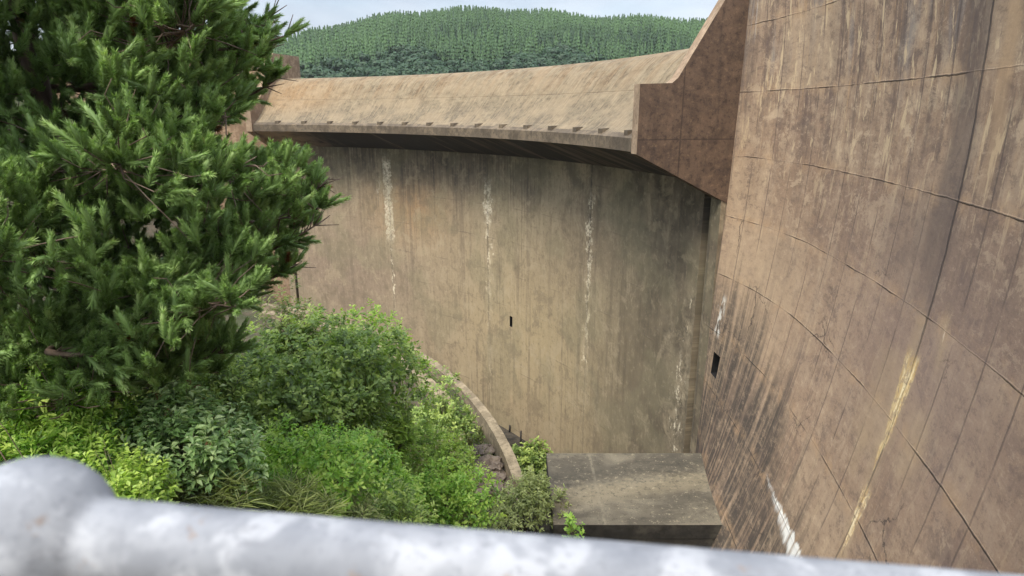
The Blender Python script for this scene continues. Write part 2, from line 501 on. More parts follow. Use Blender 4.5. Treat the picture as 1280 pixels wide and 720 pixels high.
def concrete_training_wall():
    n = N('dark_brown_concrete'); uv, u, v = n.uv()
    mid = n.noise(uv, .9, 6, .62); fine = n.noise(uv, 9, 5, .7)
    st = n.noise(n.scale(uv, (2.2, .14, 1)), 1.0, 5, .6)
    col = n.mix(n.ss(mid, .34, .66), (.118, .080, .062), (.190, .128, .094))
    col = n.mix(n.ss(st, .48, .68, 0, .55), col, (.082, .058, .048))
    col = n.mix(n.ss(st, .40, .24, 0, .45), col, (.26, .17, .115))
    col = n.mix(n.ss(fine, .58, .75, 0, .5), col, (.30, .215, .15))
    col = n.mix(n.ss(fine, .42, .25, 0, .4), col, (.06, .045, .038))
    gra = n.noise(uv, 3.0, 6, .82)
    col = n.mix(n.ss(gra, .51, .62, 0, .65), col, (.052, .037, .031))
    col = n.mix(n.ss(gra, .46, .36, 0, .60), col, (.30, .205, .140))
    ln = n.mx(n.ss(n.absd(n.sub(u, 2.05)), .06, .015), n.ss(n.absd(n.sub(v, -1.3)), .05, .012))
    col = n.mix(n.mul(ln, .6), col, (.05, .037, .031))
    return n.conc(col, .93, n.add(n.mul(fine, .4), mid), .5, .04, k=.60)


def concrete_crest():
    n = N('sun_bleached_concrete'); uv, u, v = n.uv()
    mid = n.noise(uv, .8, 6, .65); fine = n.noise(uv, 8, 5, .7)
    st = n.noise(n.scale(uv, (1.6, .20, 1)), 1.0, 6, .66); st2 = n.noise(n.scale(uv, (5.5, .5, 1)), 1.0, 5, .66)
    col = n.mix(n.ss(mid, .32, .68), (.190, .156, .110), (.285, .238, .170))
    upm = n.ss(n.add(v, n.mul(n.sub(mid, .5), 2.5)), 6.2, 1.6)
    col = n.mix(n.mul(upm, n.ss(st, .46, .58, 0, .7)), col, (.215, .140, .080))
    col = n.mix(n.mul(upm, n.ss(st2, .52, .60, 0, .7)), col, (.110, .076, .050))
    low = n.ss(v, 3.6, 6.4)
    col = n.mix(n.mul(low, n.ss(st, .40, .58, .2, .8)), col, (.185, .155, .120))
    col = n.mix(n.ss(st2, .47, .38, 0, .55), col, (.37, .295, .21))
    col = n.mix(n.mul(low, n.ss(st2, .53, .62, 0, .55)), col, (.105, .086, .066))
    col = n.mix(n.ss(n.gauss(u, v, 3, 3.5, 8, 3), .2, 1, 0, .4), col, (.40, .245, .125))
    seam = n.ss(n.absd(n.sub(v, 4.15)), .07, .02)
    col = n.mix(n.mul(seam, n.ss(mid, .4, .6, .2, .7)), col, (.16, .12, .085))
    ju = n.m('FRACT', n.mul(u, 1 / 13.849)); jd = n.mul(n.m('MINIMUM', ju, n.sub(1.0, ju)), 13.849)
    jn = n.ss(jd, .08, .02)
    col = n.mix(n.mul(jn, .5), col, (.14, .11, .08))
    gra = n.noise(uv, 2.6, 6, .8)
    col = n.mix(n.ss(gra, .51, .61, 0, .55), col, (.095, .072, .052))
    col = n.mix(n.ss(gra, .47, .36, 0, .34), col, (.40, .32, .225))
    col = n.mix(n.ss(n.noise(n.scale(uv, (.35, .5, 1)), 1.0, 5, .65), .44, .60, 0, .45), col, (.36, .285, .20))
    return n.conc(col, .92, n.add(n.mul(fine, .4), n.add(mid, n.mul(n.add(seam, jn), -.6))), .5, .05, k=.70, warm=.86)


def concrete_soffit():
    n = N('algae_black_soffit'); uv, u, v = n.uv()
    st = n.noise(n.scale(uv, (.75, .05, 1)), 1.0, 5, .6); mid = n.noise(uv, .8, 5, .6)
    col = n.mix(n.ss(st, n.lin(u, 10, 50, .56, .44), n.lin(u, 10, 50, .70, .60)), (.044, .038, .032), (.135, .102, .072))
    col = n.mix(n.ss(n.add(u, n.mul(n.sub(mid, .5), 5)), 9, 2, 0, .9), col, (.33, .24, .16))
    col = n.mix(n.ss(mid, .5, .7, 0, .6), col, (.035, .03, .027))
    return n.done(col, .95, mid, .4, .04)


def concrete_plain(name, a, b, dark, stain=.5, sc=1.0):
    n = N(name); v = n.obj()
    big = n.noise(v, .35 * sc, 5, .6); mid = n.noise(v, 1.7 * sc, 6, .65); fine = n.noise(v, 14 * sc, 4, .7)
    fine = n.noise(v, 4.5 * sc, 6, .82)
    col = n.mix(n.ss(mid, .40, .60), a, b)
    col = n.mix(n.ss(big, .46, .58, 0, stain), col, dark)
    col = n.mix(n.ss(fine, .51, .62, 0, .65), col, dark)
    return n.conc(col, .93, n.add(mid, n.mul(fine, .4)), .5, .03)


def block_roof():
    n = N('lichen_roof_concrete'); uv, u, v = n.uv()
    big = n.noise(n.scale(uv, (.30, .55, 1)), 1.0, 4, .6, .4); mid = n.noise(uv, 1.6, 6, .7); fine = n.noise(uv, 8, 5, .75)
    col = n.mix(n.ss(mid, .34, .66), (.125, .112, .090), (.205, .186, .148))
    col = n.mix(n.ss(big, .44, .58, 0, .75), col, (.068, .062, .052))
    # long darker diagonal bands, with a pale streak of light painted between them
    d = n.add(n.sub(n.mul(n.sub(v, 24.0), 1.0), n.mul(n.sub(u, 2.0), .22)), n.mul(n.sub(mid, .5), 2.2))
    col = n.mix(n.mul(n.band(d, .9, 2.3, .5), .55), col, (.235, .205, .148))
    col = n.mix(n.mul(n.band(d, 2.6, 4.0, .6), .75), col, (.060, .056, .048))
    col = n.mix(n.mul(n.band(d, -1.4, .2, .5), .45), col, (.075, .068, .056))
    jt = n.ss(n.absd(n.sub(u, n.add(4.05, n.mul(n.sub(mid, .5), .5)))), .10, .03)
    col = n.mix(n.mul(jt, n.ss(mid, .46, .56, .0, .30)), col, (.33, .30, .235))
    gra = n.noise(uv, 3.2, 6, .85)
    col = n.mix(n.ss(gra, .51, .62, 0, .65), col, (.045, .041, .035))
    col = n.mix(n.ss(gra, .45, .36, 0, .7), col, (.33, .295, .22))
    return n.conc(col, .93, n.add(mid, fine), .6, .03, k=.96)


def leaf_mat(name, stops, trans=.28, rough=.5, wide=.2):
    n = N(name)
    a = n.node('ShaderNodeAttribute', attribute_name='tint')
    ob = n.obj()
    f = n.add(a.outputs['Fac'], n.mul(n.sub(n.noise(ob, 1.3, 2), .5), wide * 2))
    col = n.ramp(f, stops)
    p = n.node('ShaderNodeBsdfPrincipled'); n.put(p.inputs['Base Color'], col)
    p.inputs['Roughness'].default_value = rough; p.inputs['Specular IOR Level'].default_value = .35
    t = n.node('ShaderNodeBsdfTranslucent'); n.put(t.inputs[0], n.mix(1.0, col, (1.1, 1.25, .55), 'MULTIPLY'))
    mx = n.node('ShaderNodeMixShader'); mx.inputs[0].default_value = trans
    n.t.links.new(p.outputs[0], mx.inputs[1]); n.t.links.new(t.outputs[0], mx.inputs[2]); n.t.links.new(mx.outputs[0], n.out.inputs[0])
    return n.mat


def bark_mat(name, a, b):
    n = N(name); v = n.obj()
    f = n.noise(n.scale(v, (6, 6, 1.5)), 1.0, 5, .65)
    return n.done(n.mix(n.ss(f, .3, .7), a, b), .95, f, .6, .02)


def galvanised():
    n = N('galvanised_steel'); v = n.obj()
    sp = n.noise(v, 19, 3, .55, .3); fi = n.noise(v, 150, 3, .7)
    big = n.noise(v, 7.5, 4, .6)
    col = n.mix(n.ss(big, .38, .62), (.180, .187, .199), (.250, .256, .266))
    col = n.mix(n.ss(sp, .50, .62, 0, .70), col, (.37, .374, .38))
    col = n.mix(n.ss(sp, .47, .36, 0, .5), col, (.140, .146, .158))
    sc_ = n.noise(n.scale(v, (14, 60, 60)), 1.0, 4, .7)
    col = n.mix(n.ss(sc_, .56, .66, 0, .4), col, (.12, .12, .125))
    col = n.mix(n.ss(fi, .54, .66, 0, .4), col, (.13, .135, .15))
    col = n.mix(n.ss(n.noise(v, 31, 4, .7), .62, .70, 0, .55), col, (.20, .13, .08))
    rgh = n.ss(sp, .35, .65, .62, .80)
    return n.done(col, rgh, n.add(sp, n.mul(fi, .3)), .18, .002, metallic=0.0, spec=.35)


def ground_mat():
    n = N('leaf_litter_soil'); v = n.obj()
    a = n.noise(v, .25, 4, .6); b = n.noise(v, 2.2, 6, .7); c = n.noise(v, 12, 4, .7)
    col = n.mix(n.ss(b, .35, .65), (.060, .052, .032), (.115, .088, .058))
    col = n.mix(n.ss(a, .40, .58, 0, .8), col, (.045, .060, .022))
    col = n.mix(n.ss(c, .56, .7, 0, .6), col, (.16, .14, .085))
    return n.done(col, .97, n.add(b, n.mul(c, .5)), .9, .12)


def rock_mat():
    n = N('brown_rock'); v = n.obj()
    b = n.noise(v, 1.3, 6, .7); c = n.noise(v, 7, 5, .7)
    col = n.mix(n.ss(b, .35, .65), (.085, .066, .050), (.20, .158, .12))
    col = n.mix(n.ss(c, .55, .7, 0, .6), col, (.055, .043, .036))
    return n.done(col, .95, n.add(b, n.mul(c, .5)), .9, .08)


def water_mat():
    n = N('lake_water'); v = n.obj()
    return n.done((.03, .05, .045), .06, n.noise(v, .7, 3), .15, .05, spec=.5)


def dark_mat(name, c):
    n = N(name); v = n.obj(); f = n.noise(v, 5, 4, .6)
    return n.done(n.mix(n.ss(f, .3, .7), c, tuple(x * 1.8 for x in c)), .9)


M = dict(
    wall=concrete_spillway_wall(), side=concrete_side_wall(), tw=concrete_training_wall(), crest=concrete_crest(), soffit=concrete_soffit(),
    far=concrete_plain('tan_concrete', (.26, .175, .115), (.40, .29, .20), (.15, .10, .07), .4),
    lip=concrete_plain('lip_concrete', (.14, .114, .086), (.215, .172, .126), (.06, .048, .037), .5),
    coping=concrete_plain('coping_concrete', (.33, .245, .175), (.45, .34, .25), (.16, .115, .08), .35),
    roof=block_roof(),
    blockside=concrete_plain('black_block_concrete', (.040, .038, .035), (.075, .070, .062), (.018, .017, .016), .6),  # near-black concrete for the block walls and slab edges
    sill=concrete_plain('sandy_sill_concrete', (.25, .21, .150), (.38, .32, .232), (.11, .092, .070), .35),
    footing=concrete_plain('footing_concrete', (.045, .042, .038), (.09, .08, .068), (.02, .02, .018), .5),
    post=dark_mat('dark_steel', (.022, .02, .019)), hole=dark_mat('shade_black_recess', (.006, .0055, .005)),  # hole: near-black colour stands in for shade inside openings and grooves
    walk=concrete_plain('walkway_concrete', (.28, .26, .23), (.36, .34, .30), (.15, .14, .12), .4),
    galv=galvanised(), ground=ground_mat(), rock=rock_mat(), water=water_mat(),
    bark=bark_mat('pine_bark', (.10, .068, .048), (.25, .18, .13)),
    twig=bark_mat('shrub_stem', (.095, .07, .045), (.18, .135, .09)),
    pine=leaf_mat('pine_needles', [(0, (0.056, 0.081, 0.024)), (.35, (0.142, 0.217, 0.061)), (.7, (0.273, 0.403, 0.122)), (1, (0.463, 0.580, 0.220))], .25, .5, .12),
    dead=leaf_mat('dead_needles', [(0, (.16, .06, .018)), (1, (.30, .13, .04))], .15, .7),
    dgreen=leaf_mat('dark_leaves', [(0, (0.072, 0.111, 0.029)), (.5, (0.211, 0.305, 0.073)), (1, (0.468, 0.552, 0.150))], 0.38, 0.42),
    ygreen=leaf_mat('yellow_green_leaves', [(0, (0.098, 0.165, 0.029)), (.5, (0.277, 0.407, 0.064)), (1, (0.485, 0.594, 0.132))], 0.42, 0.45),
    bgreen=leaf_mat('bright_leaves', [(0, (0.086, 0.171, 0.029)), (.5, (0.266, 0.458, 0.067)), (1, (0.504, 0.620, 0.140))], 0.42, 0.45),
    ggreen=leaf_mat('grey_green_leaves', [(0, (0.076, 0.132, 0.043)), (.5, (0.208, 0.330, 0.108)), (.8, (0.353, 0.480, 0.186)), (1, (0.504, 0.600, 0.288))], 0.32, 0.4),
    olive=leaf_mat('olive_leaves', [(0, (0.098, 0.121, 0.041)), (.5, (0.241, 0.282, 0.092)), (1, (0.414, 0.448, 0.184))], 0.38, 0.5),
    pale=leaf_mat('pale_flower_heads', [(0, (.34, .32, .14)), (1, (.55, .51, .28))], .25, .6),
    red=leaf_mat('russet_shoots', [(0, (.18, .09, .04)), (1, (.36, .22, .10))], .25, .6),
    grass=leaf_mat('grass_blades', [(0, (.085, .120, .032)), (.5, (.215, .260, .085)), (.8, (.35, .33, .16)), (1, (.45, .40, .24))], 0.4, 0.6),
    fpine=leaf_mat('plantation_needles', [(0, (.004, .012, .0035)), (.45, (.015, .040, .011)), (1, (.052, .106, .028))], .05, .6, .06),
    fleaf=leaf_mat('lakeside_leaves', [(0, (.009, .024, .010)), (.5, (.021, .052, .018)), (1, (.048, .095, .032))], .08, .6),
    hill=leaf_mat('forest_floor', [(0, (.009, .022, .009)), (1, (.018, .036, .014))], .0, .9),
)

# ----------------------------------------------------------------------------
# arch dam
# ----------------------------------------------------------------------------
dam = tag(empty('arch_dam', pol(R2, 47, -33)), 'curved concrete arch dam with an overhanging spillway lip and a tall stained brown side wall', 'dam')


def sweep(mb, prof, angs, cap0=True, cap1=True, closed=True):
    """prof: (r, z, v, mi) list"""
    n = len(prof); segs = list(range(n if closed else n - 1))
    for k in segs:
        p, q = prof[k], prof[(k + 1) % n]
        P = [[pol(p[0], a, p[1]), pol(q[0], a, q[1])] for a in angs]
        UV = [[(rad(a - A0) * R2, p[2]), (rad(a - A0) * R2, q[2] if (k + 1) < n else p[2] + .5)] for a in angs]
        mb.grid(P, UV, p[3], flip=True, smooth=True)
    for cap, a, fl in ((cap0, angs[0], False), (cap1, angs[-1], True)):
        if cap:
            pts = [pol(p[0], a, p[1]) for p in prof]; uvs = [(p[0], p[1]) for p in prof]
            if fl: pts.reverse(); uvs.reverse()
            mb.quad(pts, uvs, prof[0][3])


# spillway wall face with the drain opening left out
W_END = 77.0
O_A = (50.58, 51.50); O_Z = (-18.95, -17.95)
angs = sorted(set(list(np.linspace(A0 + .42, W_END, 82)) + list(O_A)))
zs = sorted(set([FLOOR - 1, -30, -27, -24, -21, -16, -13, -10, -7, -5, -3.3] + list(O_Z)))
mb = MB()
skip = {(angs.index(O_A[0]), zs.index(O_Z[0]))}
mb.grid([[pol(R2, a, z) for z in zs] for a in angs], [[(rad(a - A0) * R2, z) for z in zs] for a in angs], 0, skip, flip=True)
RB = R2 + 4.2
mb.grid([[pol(RB, a, z) for z in (FLOOR - 1, 1.2)] for a in angs], [[(rad(a - A0) * RB, z) for z in (FLOOR - 1, 1.2)] for a in angs], 0)
for a, fl in ((angs[0], True), (W_END, False)):
    q = [pol(R2, a, FLOOR - 1), pol(RB, a, FLOOR - 1), pol(RB, a, 1.2), pol(R2, a, -3.3)]
    if fl: q.reverse()
    mb.quad(q, [(54.7 if not fl else .3, p[2]) for p in q])
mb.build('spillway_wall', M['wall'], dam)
# end blocks beyond the contraction grooves
for a0, a1 in ((W_END + .72, 78.86), (A0 - .9, A0)):
    b = MB()
    aa = list(np.linspace(a0, a1, 4))
    sweep(b, [(R2 + .03, FLOOR - 1, FLOOR - 1, 0), (R2 + .03, -3.5, -3.5, 0), (RB - .3, -3.5, -3.5, 0), (RB - .3, FLOOR - 1, FLOOR - 1, 0)], aa)
    b.build('wall_end_block', M['wall'], dam)
# back of the two grooves, the shade in them painted near-black
for a0, a1 in ((W_END, W_END + .72), (A0, A0 + .42)):
    b = MB()
    P = [[pol(R2 + .80, a, z) for z in (FLOOR - 1, -3.0)] for a in (a0 - .02, a1 + .02)]
    b.grid(P, [[(0, 0), (0, 1)], [(1, 0), (1, 1)]], 0, flip=True)
    P = [[pol(R2 + 1.0, a, z) for z in (FLOOR - 1, -3.0)] for a in (a0 - .02, a1 + .02)]
    b.grid(P, [[(0, 0), (0, 1)], [(1, 0), (1, 1)]], 0)
    b.build('contraction_joint', M['hole'], dam)


def recess(name, corners, inward, parent):
    """four corner points (bl, br, tr, tl) on the face, pushed back by a vector: open box"""
    b = MB(); c = [np.array(p) for p in corners]; d = [p + np.array(inward) for p in c]
    for k in range(4):
        q = (k + 1) % 4
        b.quad([c[k], c[q], d[q], d[k]])
    b.quad(d)
    return b.build(name, M['hole'], parent)


an = rad(51.0)
recess('drain_opening', [pol(R2, O_A[0], O_Z[0]), pol(R2, O_A[1], O_Z[0]), pol(R2, O_A[1], O_Z[1]), pol(R2, O_A[0], O_Z[1])], (sin(an) * 1.5, cos(an) * 1.5, 0), dam)

# crest: rounded ogee, overhanging flip lip, soffit
LT, LB = -1.27, -1.93
ogee = [(R2 + 3.9, 1.0), (R2 + 3.9, 2.2), (R2 + 3.5, 2.95), (R2 + 2.6, 3.38), (R2 + 1.6, CREST), (R2 + .75, 3.40), (R2 + .05, 3.10), (R2 - .6, 2.58),
        (R2 - 1.2, 1.92), (R2 - 1.9, 1.05), (R2 - 2.6, .25), (R2 - 3.2, -.36), (R2 - 3.7, -.80), (R2 - 4.1, -1.05)]
prof = []; acc = 0.0; prev = None
for r, z in ogee:
    if prev: acc += math.hypot(r - prev[0], z - prev[1])
    prof.append((r, z, acc - 4.2, 0)); prev = (r, z)
prof[-1] = prof[-1][:3] + (1,)
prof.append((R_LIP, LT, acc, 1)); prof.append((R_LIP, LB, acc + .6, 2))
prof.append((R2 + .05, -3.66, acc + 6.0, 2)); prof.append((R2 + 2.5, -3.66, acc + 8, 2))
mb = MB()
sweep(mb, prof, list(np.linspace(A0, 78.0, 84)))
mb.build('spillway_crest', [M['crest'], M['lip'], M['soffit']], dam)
# splitter teeth along the lip
for k in range(15):
    a = 19.9 + k * 4.02
    b = MB(); w = .25
    tang = np.array([cos(rad(a)), -sin(rad(a)), 0]); radv = np.array([sin(rad(a)), cos(rad(a)), 0])
    base = np.array(pol(R_LIP + .16, a, LT + .0))
    f0 = [base - tang * w, base + tang * w, base + tang * w * .9 + np.array([0, 0, .36]), base - tang * w * .9 + np.array([0, 0, .36])]
    bk = base + radv * .95 + np.array([0, 0, .42])
    b0 = [base - tang * w + radv * .95 + np.array([0, 0, .2]), base + tang * w + radv * .95 + np.array([0, 0, .2]), bk + tang * w * .9, bk - tang * w * .9]
    b.quad(f0); b.quad([f0[1], b0[1], b0[2], f0[2]]); b.quad([b0[0], f0[0], f0[3], b0[3]]); b.quad([f0[3], f0[2], b0[2], b0[3]]); b.quad([b0[1], b0[0], b0[3], b0[2]])
    b.quad([f0[0], b0[0], b0[1], f0[1]])
    b.build('splitter_block', M['lip'], dam)


def training_wall(a0, a1, name, face):
    """a cantilevered wall in the radial plane, from the lip back into the dam"""
    out = [(R_LIP - .16, -1.98), (R_LIP - .16, 1.25), (48.55, 1.30), (48.85, 1.55), (50.95, 5.05), (51.55, NOF), (R2 + 4.6, NOF), (R2 + 4.6, -4.6), (R2 + .6, -4.6), (R2 - .02, -4.30)]
    b = MB()
    pa = [pol(r, a0, z) for r, z in out]; pb = [pol(r, a1, z) for r, z in out]
    uv = [(r - R_LIP, z) for r, z in out]
    b.quad(pa[::-1], uv[::-1]); b.quad(pb, uv)
    for k in range(len(out)):
        q = (k + 1) % len(out)
        top = 1 if k in (0, 1, 2, 3, 4) else 0
        b.quad([pa[k], pa[q], pb[q], pb[k]], [(uv[k][0] * 3, uv[k][1]), (uv[q][0] * 3, uv[q][1]), (uv[q][0] * 3 + .5, uv[q][1]), (uv[k][0] * 3 + .5, uv[k][1])], top)
    return b.build(name, [face, M['coping']], dam)


training_wall(78.04, 78.90, 'training_wall', M['tw'])
training_wall(A0 - .85, A0 + .02, 'training_wall', M['far'])


# side wall (non overflow section) on the near bank
def edge_dev(z):
    return float(np.interp(z, [-34, -18, -16, -10, -4, 2, 8], [-.25, -.18, -.12, .03, .36, .50, .55]))


def r1(z):
    h = ZA - z
    return R1 - B1 * h - B2 * h * h


def side_pt(a1, z):
    """a1 measured about C1; near the spillway end the face is drawn flush with the end block"""
    r = r1(z)
    p = np.array([C1[0] + r * sin(rad(a1)), C1[1] + r * cos(rad(a1))])
    a2, r2 = polc(*p)
    t = (a2 - 78.9) / 9.0
    if t < 1:
        w = (1 - max(t, 0)) ** 2
        r2n = r2 + ((R2 + edge_dev(z)) - edge_r(z)) * w
        p = np.array(pol(r2n, a2, z)[:2])
    return (p[0], p[1], z)


_e = {}
def edge(z):
    z = round(z, 3)
    if z not in _e:
        lo, hi = 70.0, 110.0
        for _ in range(50):
            m_ = (lo + hi) / 2; r = r1(z)
            a2, _r = polc(C1[0] + r * sin(rad(m_)), C1[1] + r * cos(rad(m_)))
            if a2 < 78.9: lo = m_
            else: hi = m_
        r = r1(z)
        _e[z] = (hi, polc(C1[0] + r * sin(rad(hi)), C1[1] + r * cos(rad(hi)))[1])
    return _e[z]
def edge_r(z): return edge(z)[1]


A5 = 101.52
OZ = (-13.35, -12.15)
zs = sorted(set(list(np.linspace(FLOOR + 2, -14, 9)) + list(np.linspace(-11.5, NOF, 16)) + list(OZ)))
A_END = 119.0
us = np.linspace(0, 1, 90)
P = []; UV = []
io = None
tgt = 88.55
for i, t in enumerate(us):
    row = []; ruv = []
    for z in zs:
        ae = edge(z)[0]
        a = ae + (A_END - ae) * t
        row.append(side_pt(a, z)); ruv.append((rad(a - A5) * R1, z))
    P.append(row); UV.append(ruv)
jz = zs.index(OZ[0])
us_a = [UV[i][jz][0] for i in range(len(us))]
io = int(np.argmin([abs(x - (-15.75)) for x in us_a]))
b = MB()
b.grid(P, UV, 0, {(io, jz), (io + 1, jz)}, flip=True)
back = [[(p[0] + 3.2 * sin(rad(A5 - 10)), p[1] + 3.2 * cos(rad(A5 - 10)), z) for z in (FLOOR, NOF)] for p in [side_pt(edge(NOF)[0] + (A_END - edge(NOF)[0]) * t, NOF) for t in us]]
b.grid(back, [[(0, 0), (0, 1)] for _ in us], 0)
top = [[P[i][-1], back[i][1]] for i in range(len(us))]
b.grid(top, [[(UV[i][-1][0], 6.0), (UV[i][-1][0], 9.2)] for i in range(len(us))], 0, flip=True, smooth=False)
b.quad([P[0][j] for j in range(len(zs))] + [back[0][1], back[0][0]], [(UV[0][j][0], zs[j]) for j in range(len(zs))] + [(-14, 6), (-14, -33)])
b.quad(([P[-1][j] for j in range(len(zs))] + [back[-1][1], back[-1][0]])[::-1])
b.build('side_wall', M['side'], dam)
cs = [P[io][jz], P[io + 2][jz], P[io + 2][jz + 1], P[io][jz + 1]]
recess('drain_opening', cs, (1.5, .25, 0), dam)

# far side wall
b = MB()
aa = list(np.linspace(-26, A0 - .93, 20))
sweep(b, [(R2 + .25, -30, -30, 0), (R2 + .25, NOF, NOF, 0), (RB, NOF, NOF, 0), (RB, -30, -30, 0)], aa)
b.build('side_wall', M['far'], dam)

# ----------------------------------------------------------------------------
# outlet block, kerb, footing, posts
# ----------------------------------------------------------------------------
blk = tag(empty('outlet_chamber', (5.4, 26.7, -24)), 'low flat roofed concrete outlet block in the corner at the foot of the dam', 'outlet block')
b = MB(); b.box((6.02, 26.7, -17.75), (8.4, 6.0, .7)); b.mi = [0 if k == 1 else 1 for k in range(6)]; b.build('roof_slab', [M['roof'], M['blockside']], blk)
b = MB(); b.box((6.02, 26.71, -25.6), (8.36, 5.96, 15.0)); b.build('wall', M['blockside'], blk)


def arc_wall(name, r0, r1_, a0, a1, zt, zb, mat, n=60, parent=None, jit=0.0):
    b = MB(); aa = list(np.linspace(a0, a1, n))
    for i in range(n - 1): pass
    zz = [zt + jit * random.uniform(-1, 1) for _ in aa]
    def g(fa, fl):
        b.grid([fa(i) for i in range(n)], [[(rad(aa[i]) * r0, 0), (rad(aa[i]) * r0, 1)] for i in range(n)], 0, flip=fl)
    g(lambda i: [pol(r0, aa[i], zb), pol(r0, aa[i], zz[i])], True)
    g(lambda i: [pol(r0, aa[i], zz[i]), pol(r1_, aa[i], zz[i])], True)
    g(lambda i: [pol(r1_, aa[i], zz[i]), pol(r1_, aa[i], zb)], True)
    b.quad([pol(r0, aa[0], zb), pol(r1_, aa[0], zb), pol(r1_, aa[0], zz[0]), pol(r0, aa[0], zz[0])][::-1])
    b.quad([pol(r0, aa[-1], zb), pol(r1_, aa[-1], zb), pol(r1_, aa[-1], zz[-1]), pol(r0, aa[-1], zz[-1])])
    return b.build(name, mat, parent)


kerb = tag(arc_wall('pool_sill', 40.76, 41.34, 22, 80.2, -18.45, -33, M['sill'], 70, None, .02),
           'long curved sandy concrete sill wall edging the pool below the spillway', 'sill wall')
step = tag(arc_wall('stepped_kerb', 38.9, 39.75, 24, 66.5, -18.55, -21.5, M['sill'], 50, None, .04),
           'lower curved concrete kerb running just inside the pool sill', 'kerb')
foot = tag(arc_wall('wall_footing', 50.1, R2 - .02, 44, 76.5, -29.6, -34, M['footing'], 40),
           'dark low footing ledge along the foot of the spillway wall', 'footing')
for k, (px, py, zt) in enumerate([(622, 526, 18), (637, 540, 9), (651, 556, 18), (672, 577, 20)]):
    d = ray(px, py)
    ts = np.linspace(20, 90, 4000); Q = ts[:, None] * d
    rr = np.hypot(Q[:, 0] - C2[0], Q[:, 1] - C2[1])
    p = Q[np.argmin(abs(Q[:, 2] + 29.6))]
    p = np.array([p[0], p[1], -29.6])
    t = Tubes(); h = zt / FPX * np.linalg.norm(p) * 1.05
    p[2] = -29.62
    t.add([p, p + np.array([0, 0, h * .5]), p + np.array([.02, 0, h])], [.085, .08, .075], 8)
    o = t.build('metal_post', M['post'])
    tag(o, ['dark metal post on the footing ledge, farthest of the four', 'short dark metal stub on the footing ledge, second from the far end',
            'dark metal post on the footing ledge, third from the far end', 'tall dark metal post on the footing ledge, nearest the outlet block'][k], 'post', 'posts along the footing ledge')

# ----------------------------------------------------------------------------
# terrain
# ----------------------------------------------------------------------------
CP = []
def cp(px, py, dist, dz=0.0):
    p = at(px, py, dist); CP.append((p[0], p[1], p[2] + dz)); return p
for p in [(0, 0, -3.0), (-3, 0, -2.8), (3, -2, -3.2), (0, -6, -2.4), (-8, -4, -2.6), (4, -8, -1.5), (5.5, 2, -5.5), (6.8, 6, -10), (7, 10, -15), (6, 16, -19.5), (4, 21, -21), (9, 20, -22.0), (0.5, 22, -19.9),
          (-14, 4, -3.8), (-20, 12, -6.5), (-30, 10, -6), (-30, 30, -11), (-38, 52, -15), (-24, 40, -14.5), (-12, 36, -15.5), (-40, -10, -4), (-10, -14, -2)]:
    CP.append(p)
for a in (24, 34, 44, 54, 62, 70, 76, 80):
    for rr_, zz_ in ((40.4, -19.0), (38.4, -18.95)):
        x, y, z = pol(rr_, a, zz_)
        if a >= 70: z -= .5
        CP.append((x, y, z))
cp(150, 500, 13.5, -.6); cp(70, 600, 10, -.8); cp(200, 640, 10, -.7); cp(350, 650, 13, -.8); cp(480, 665, 15, -.8)
cp(380, 575, 19, -.9); cp(560, 650, 19.5, -.7); cp(535, 600, 25, -.6); cp(620, 660, 21, -.8); cp(300, 480, 20, -.6)
CP = np.array(CP)
_A = np.c_[CP[:, :2], np.ones(len(CP))]
_pl, *_ = np.linalg.lstsq(_A, CP[:, 2], rcond=None)
_rs = CP[:, 2] - _A @ _pl


def bank(x, y):
    x = np.asarray(x, float); y = np.asarray(y, float); sh = x.shape
    X = np.stack([x.ravel(), y.ravel()], 1)
    d2 = ((X[:, None] - CP[None, :, :2]) ** 2).sum(2)
    w = 1 / (d2 + .6) ** 1.6
    z = (w * _rs).sum(1) / w.sum(1) + X @ _pl[:2] + _pl[2]
    z = np.clip(z, -23, -1.2)
    return z.reshape(sh)


def terr(x, y):
    x = np.asarray(x, float); y = np.asarray(y, float)
    r2 = np.hypot(x - C2[0], y - C2[1]); a2 = np.degrees(np.arctan2(x - C2[0], y - C2[1]))
    z = bank(x, y)
    k = .18 * np.sin(x * 1.7 + y * .6) * np.sin(y * 1.3 - x * .4) + .08 * np.sin(x * 4.1) * np.sin(y * 3.7 + 1)
    z = z + k
    ins = (a2 > 16) & (a2 < 80.6)
    pit = ins & (r2 > 41.05) & (r2 < R2 + 2)
    z = np.where(pit, -30.6 + k, z)
    # abutments and reservoir bed behind the dam
    up = (a2 > -30) & (a2 < 100) & (r2 >= R2 + 2)
    z = np.where(up, -8.0, z)
    rr = np.hypot(x, y)
    far = np.clip((rr - 70) / 500, 0, 1)
    z = np.where(up, z + 10.5 * np.clip((rr - 220) / 500, 0, 1), z * (1 - far) + 1.0 * far)
    # left abutment rises to the crest, near abutment rises behind the eye point
    la = np.clip((-a2 + 14) / 30, 0, 1) * np.exp(-((r2 - R2) / 16) ** 2) * (np.abs(a2) < 90)
    z = z * (1 - la) + la * 4.0
    return z


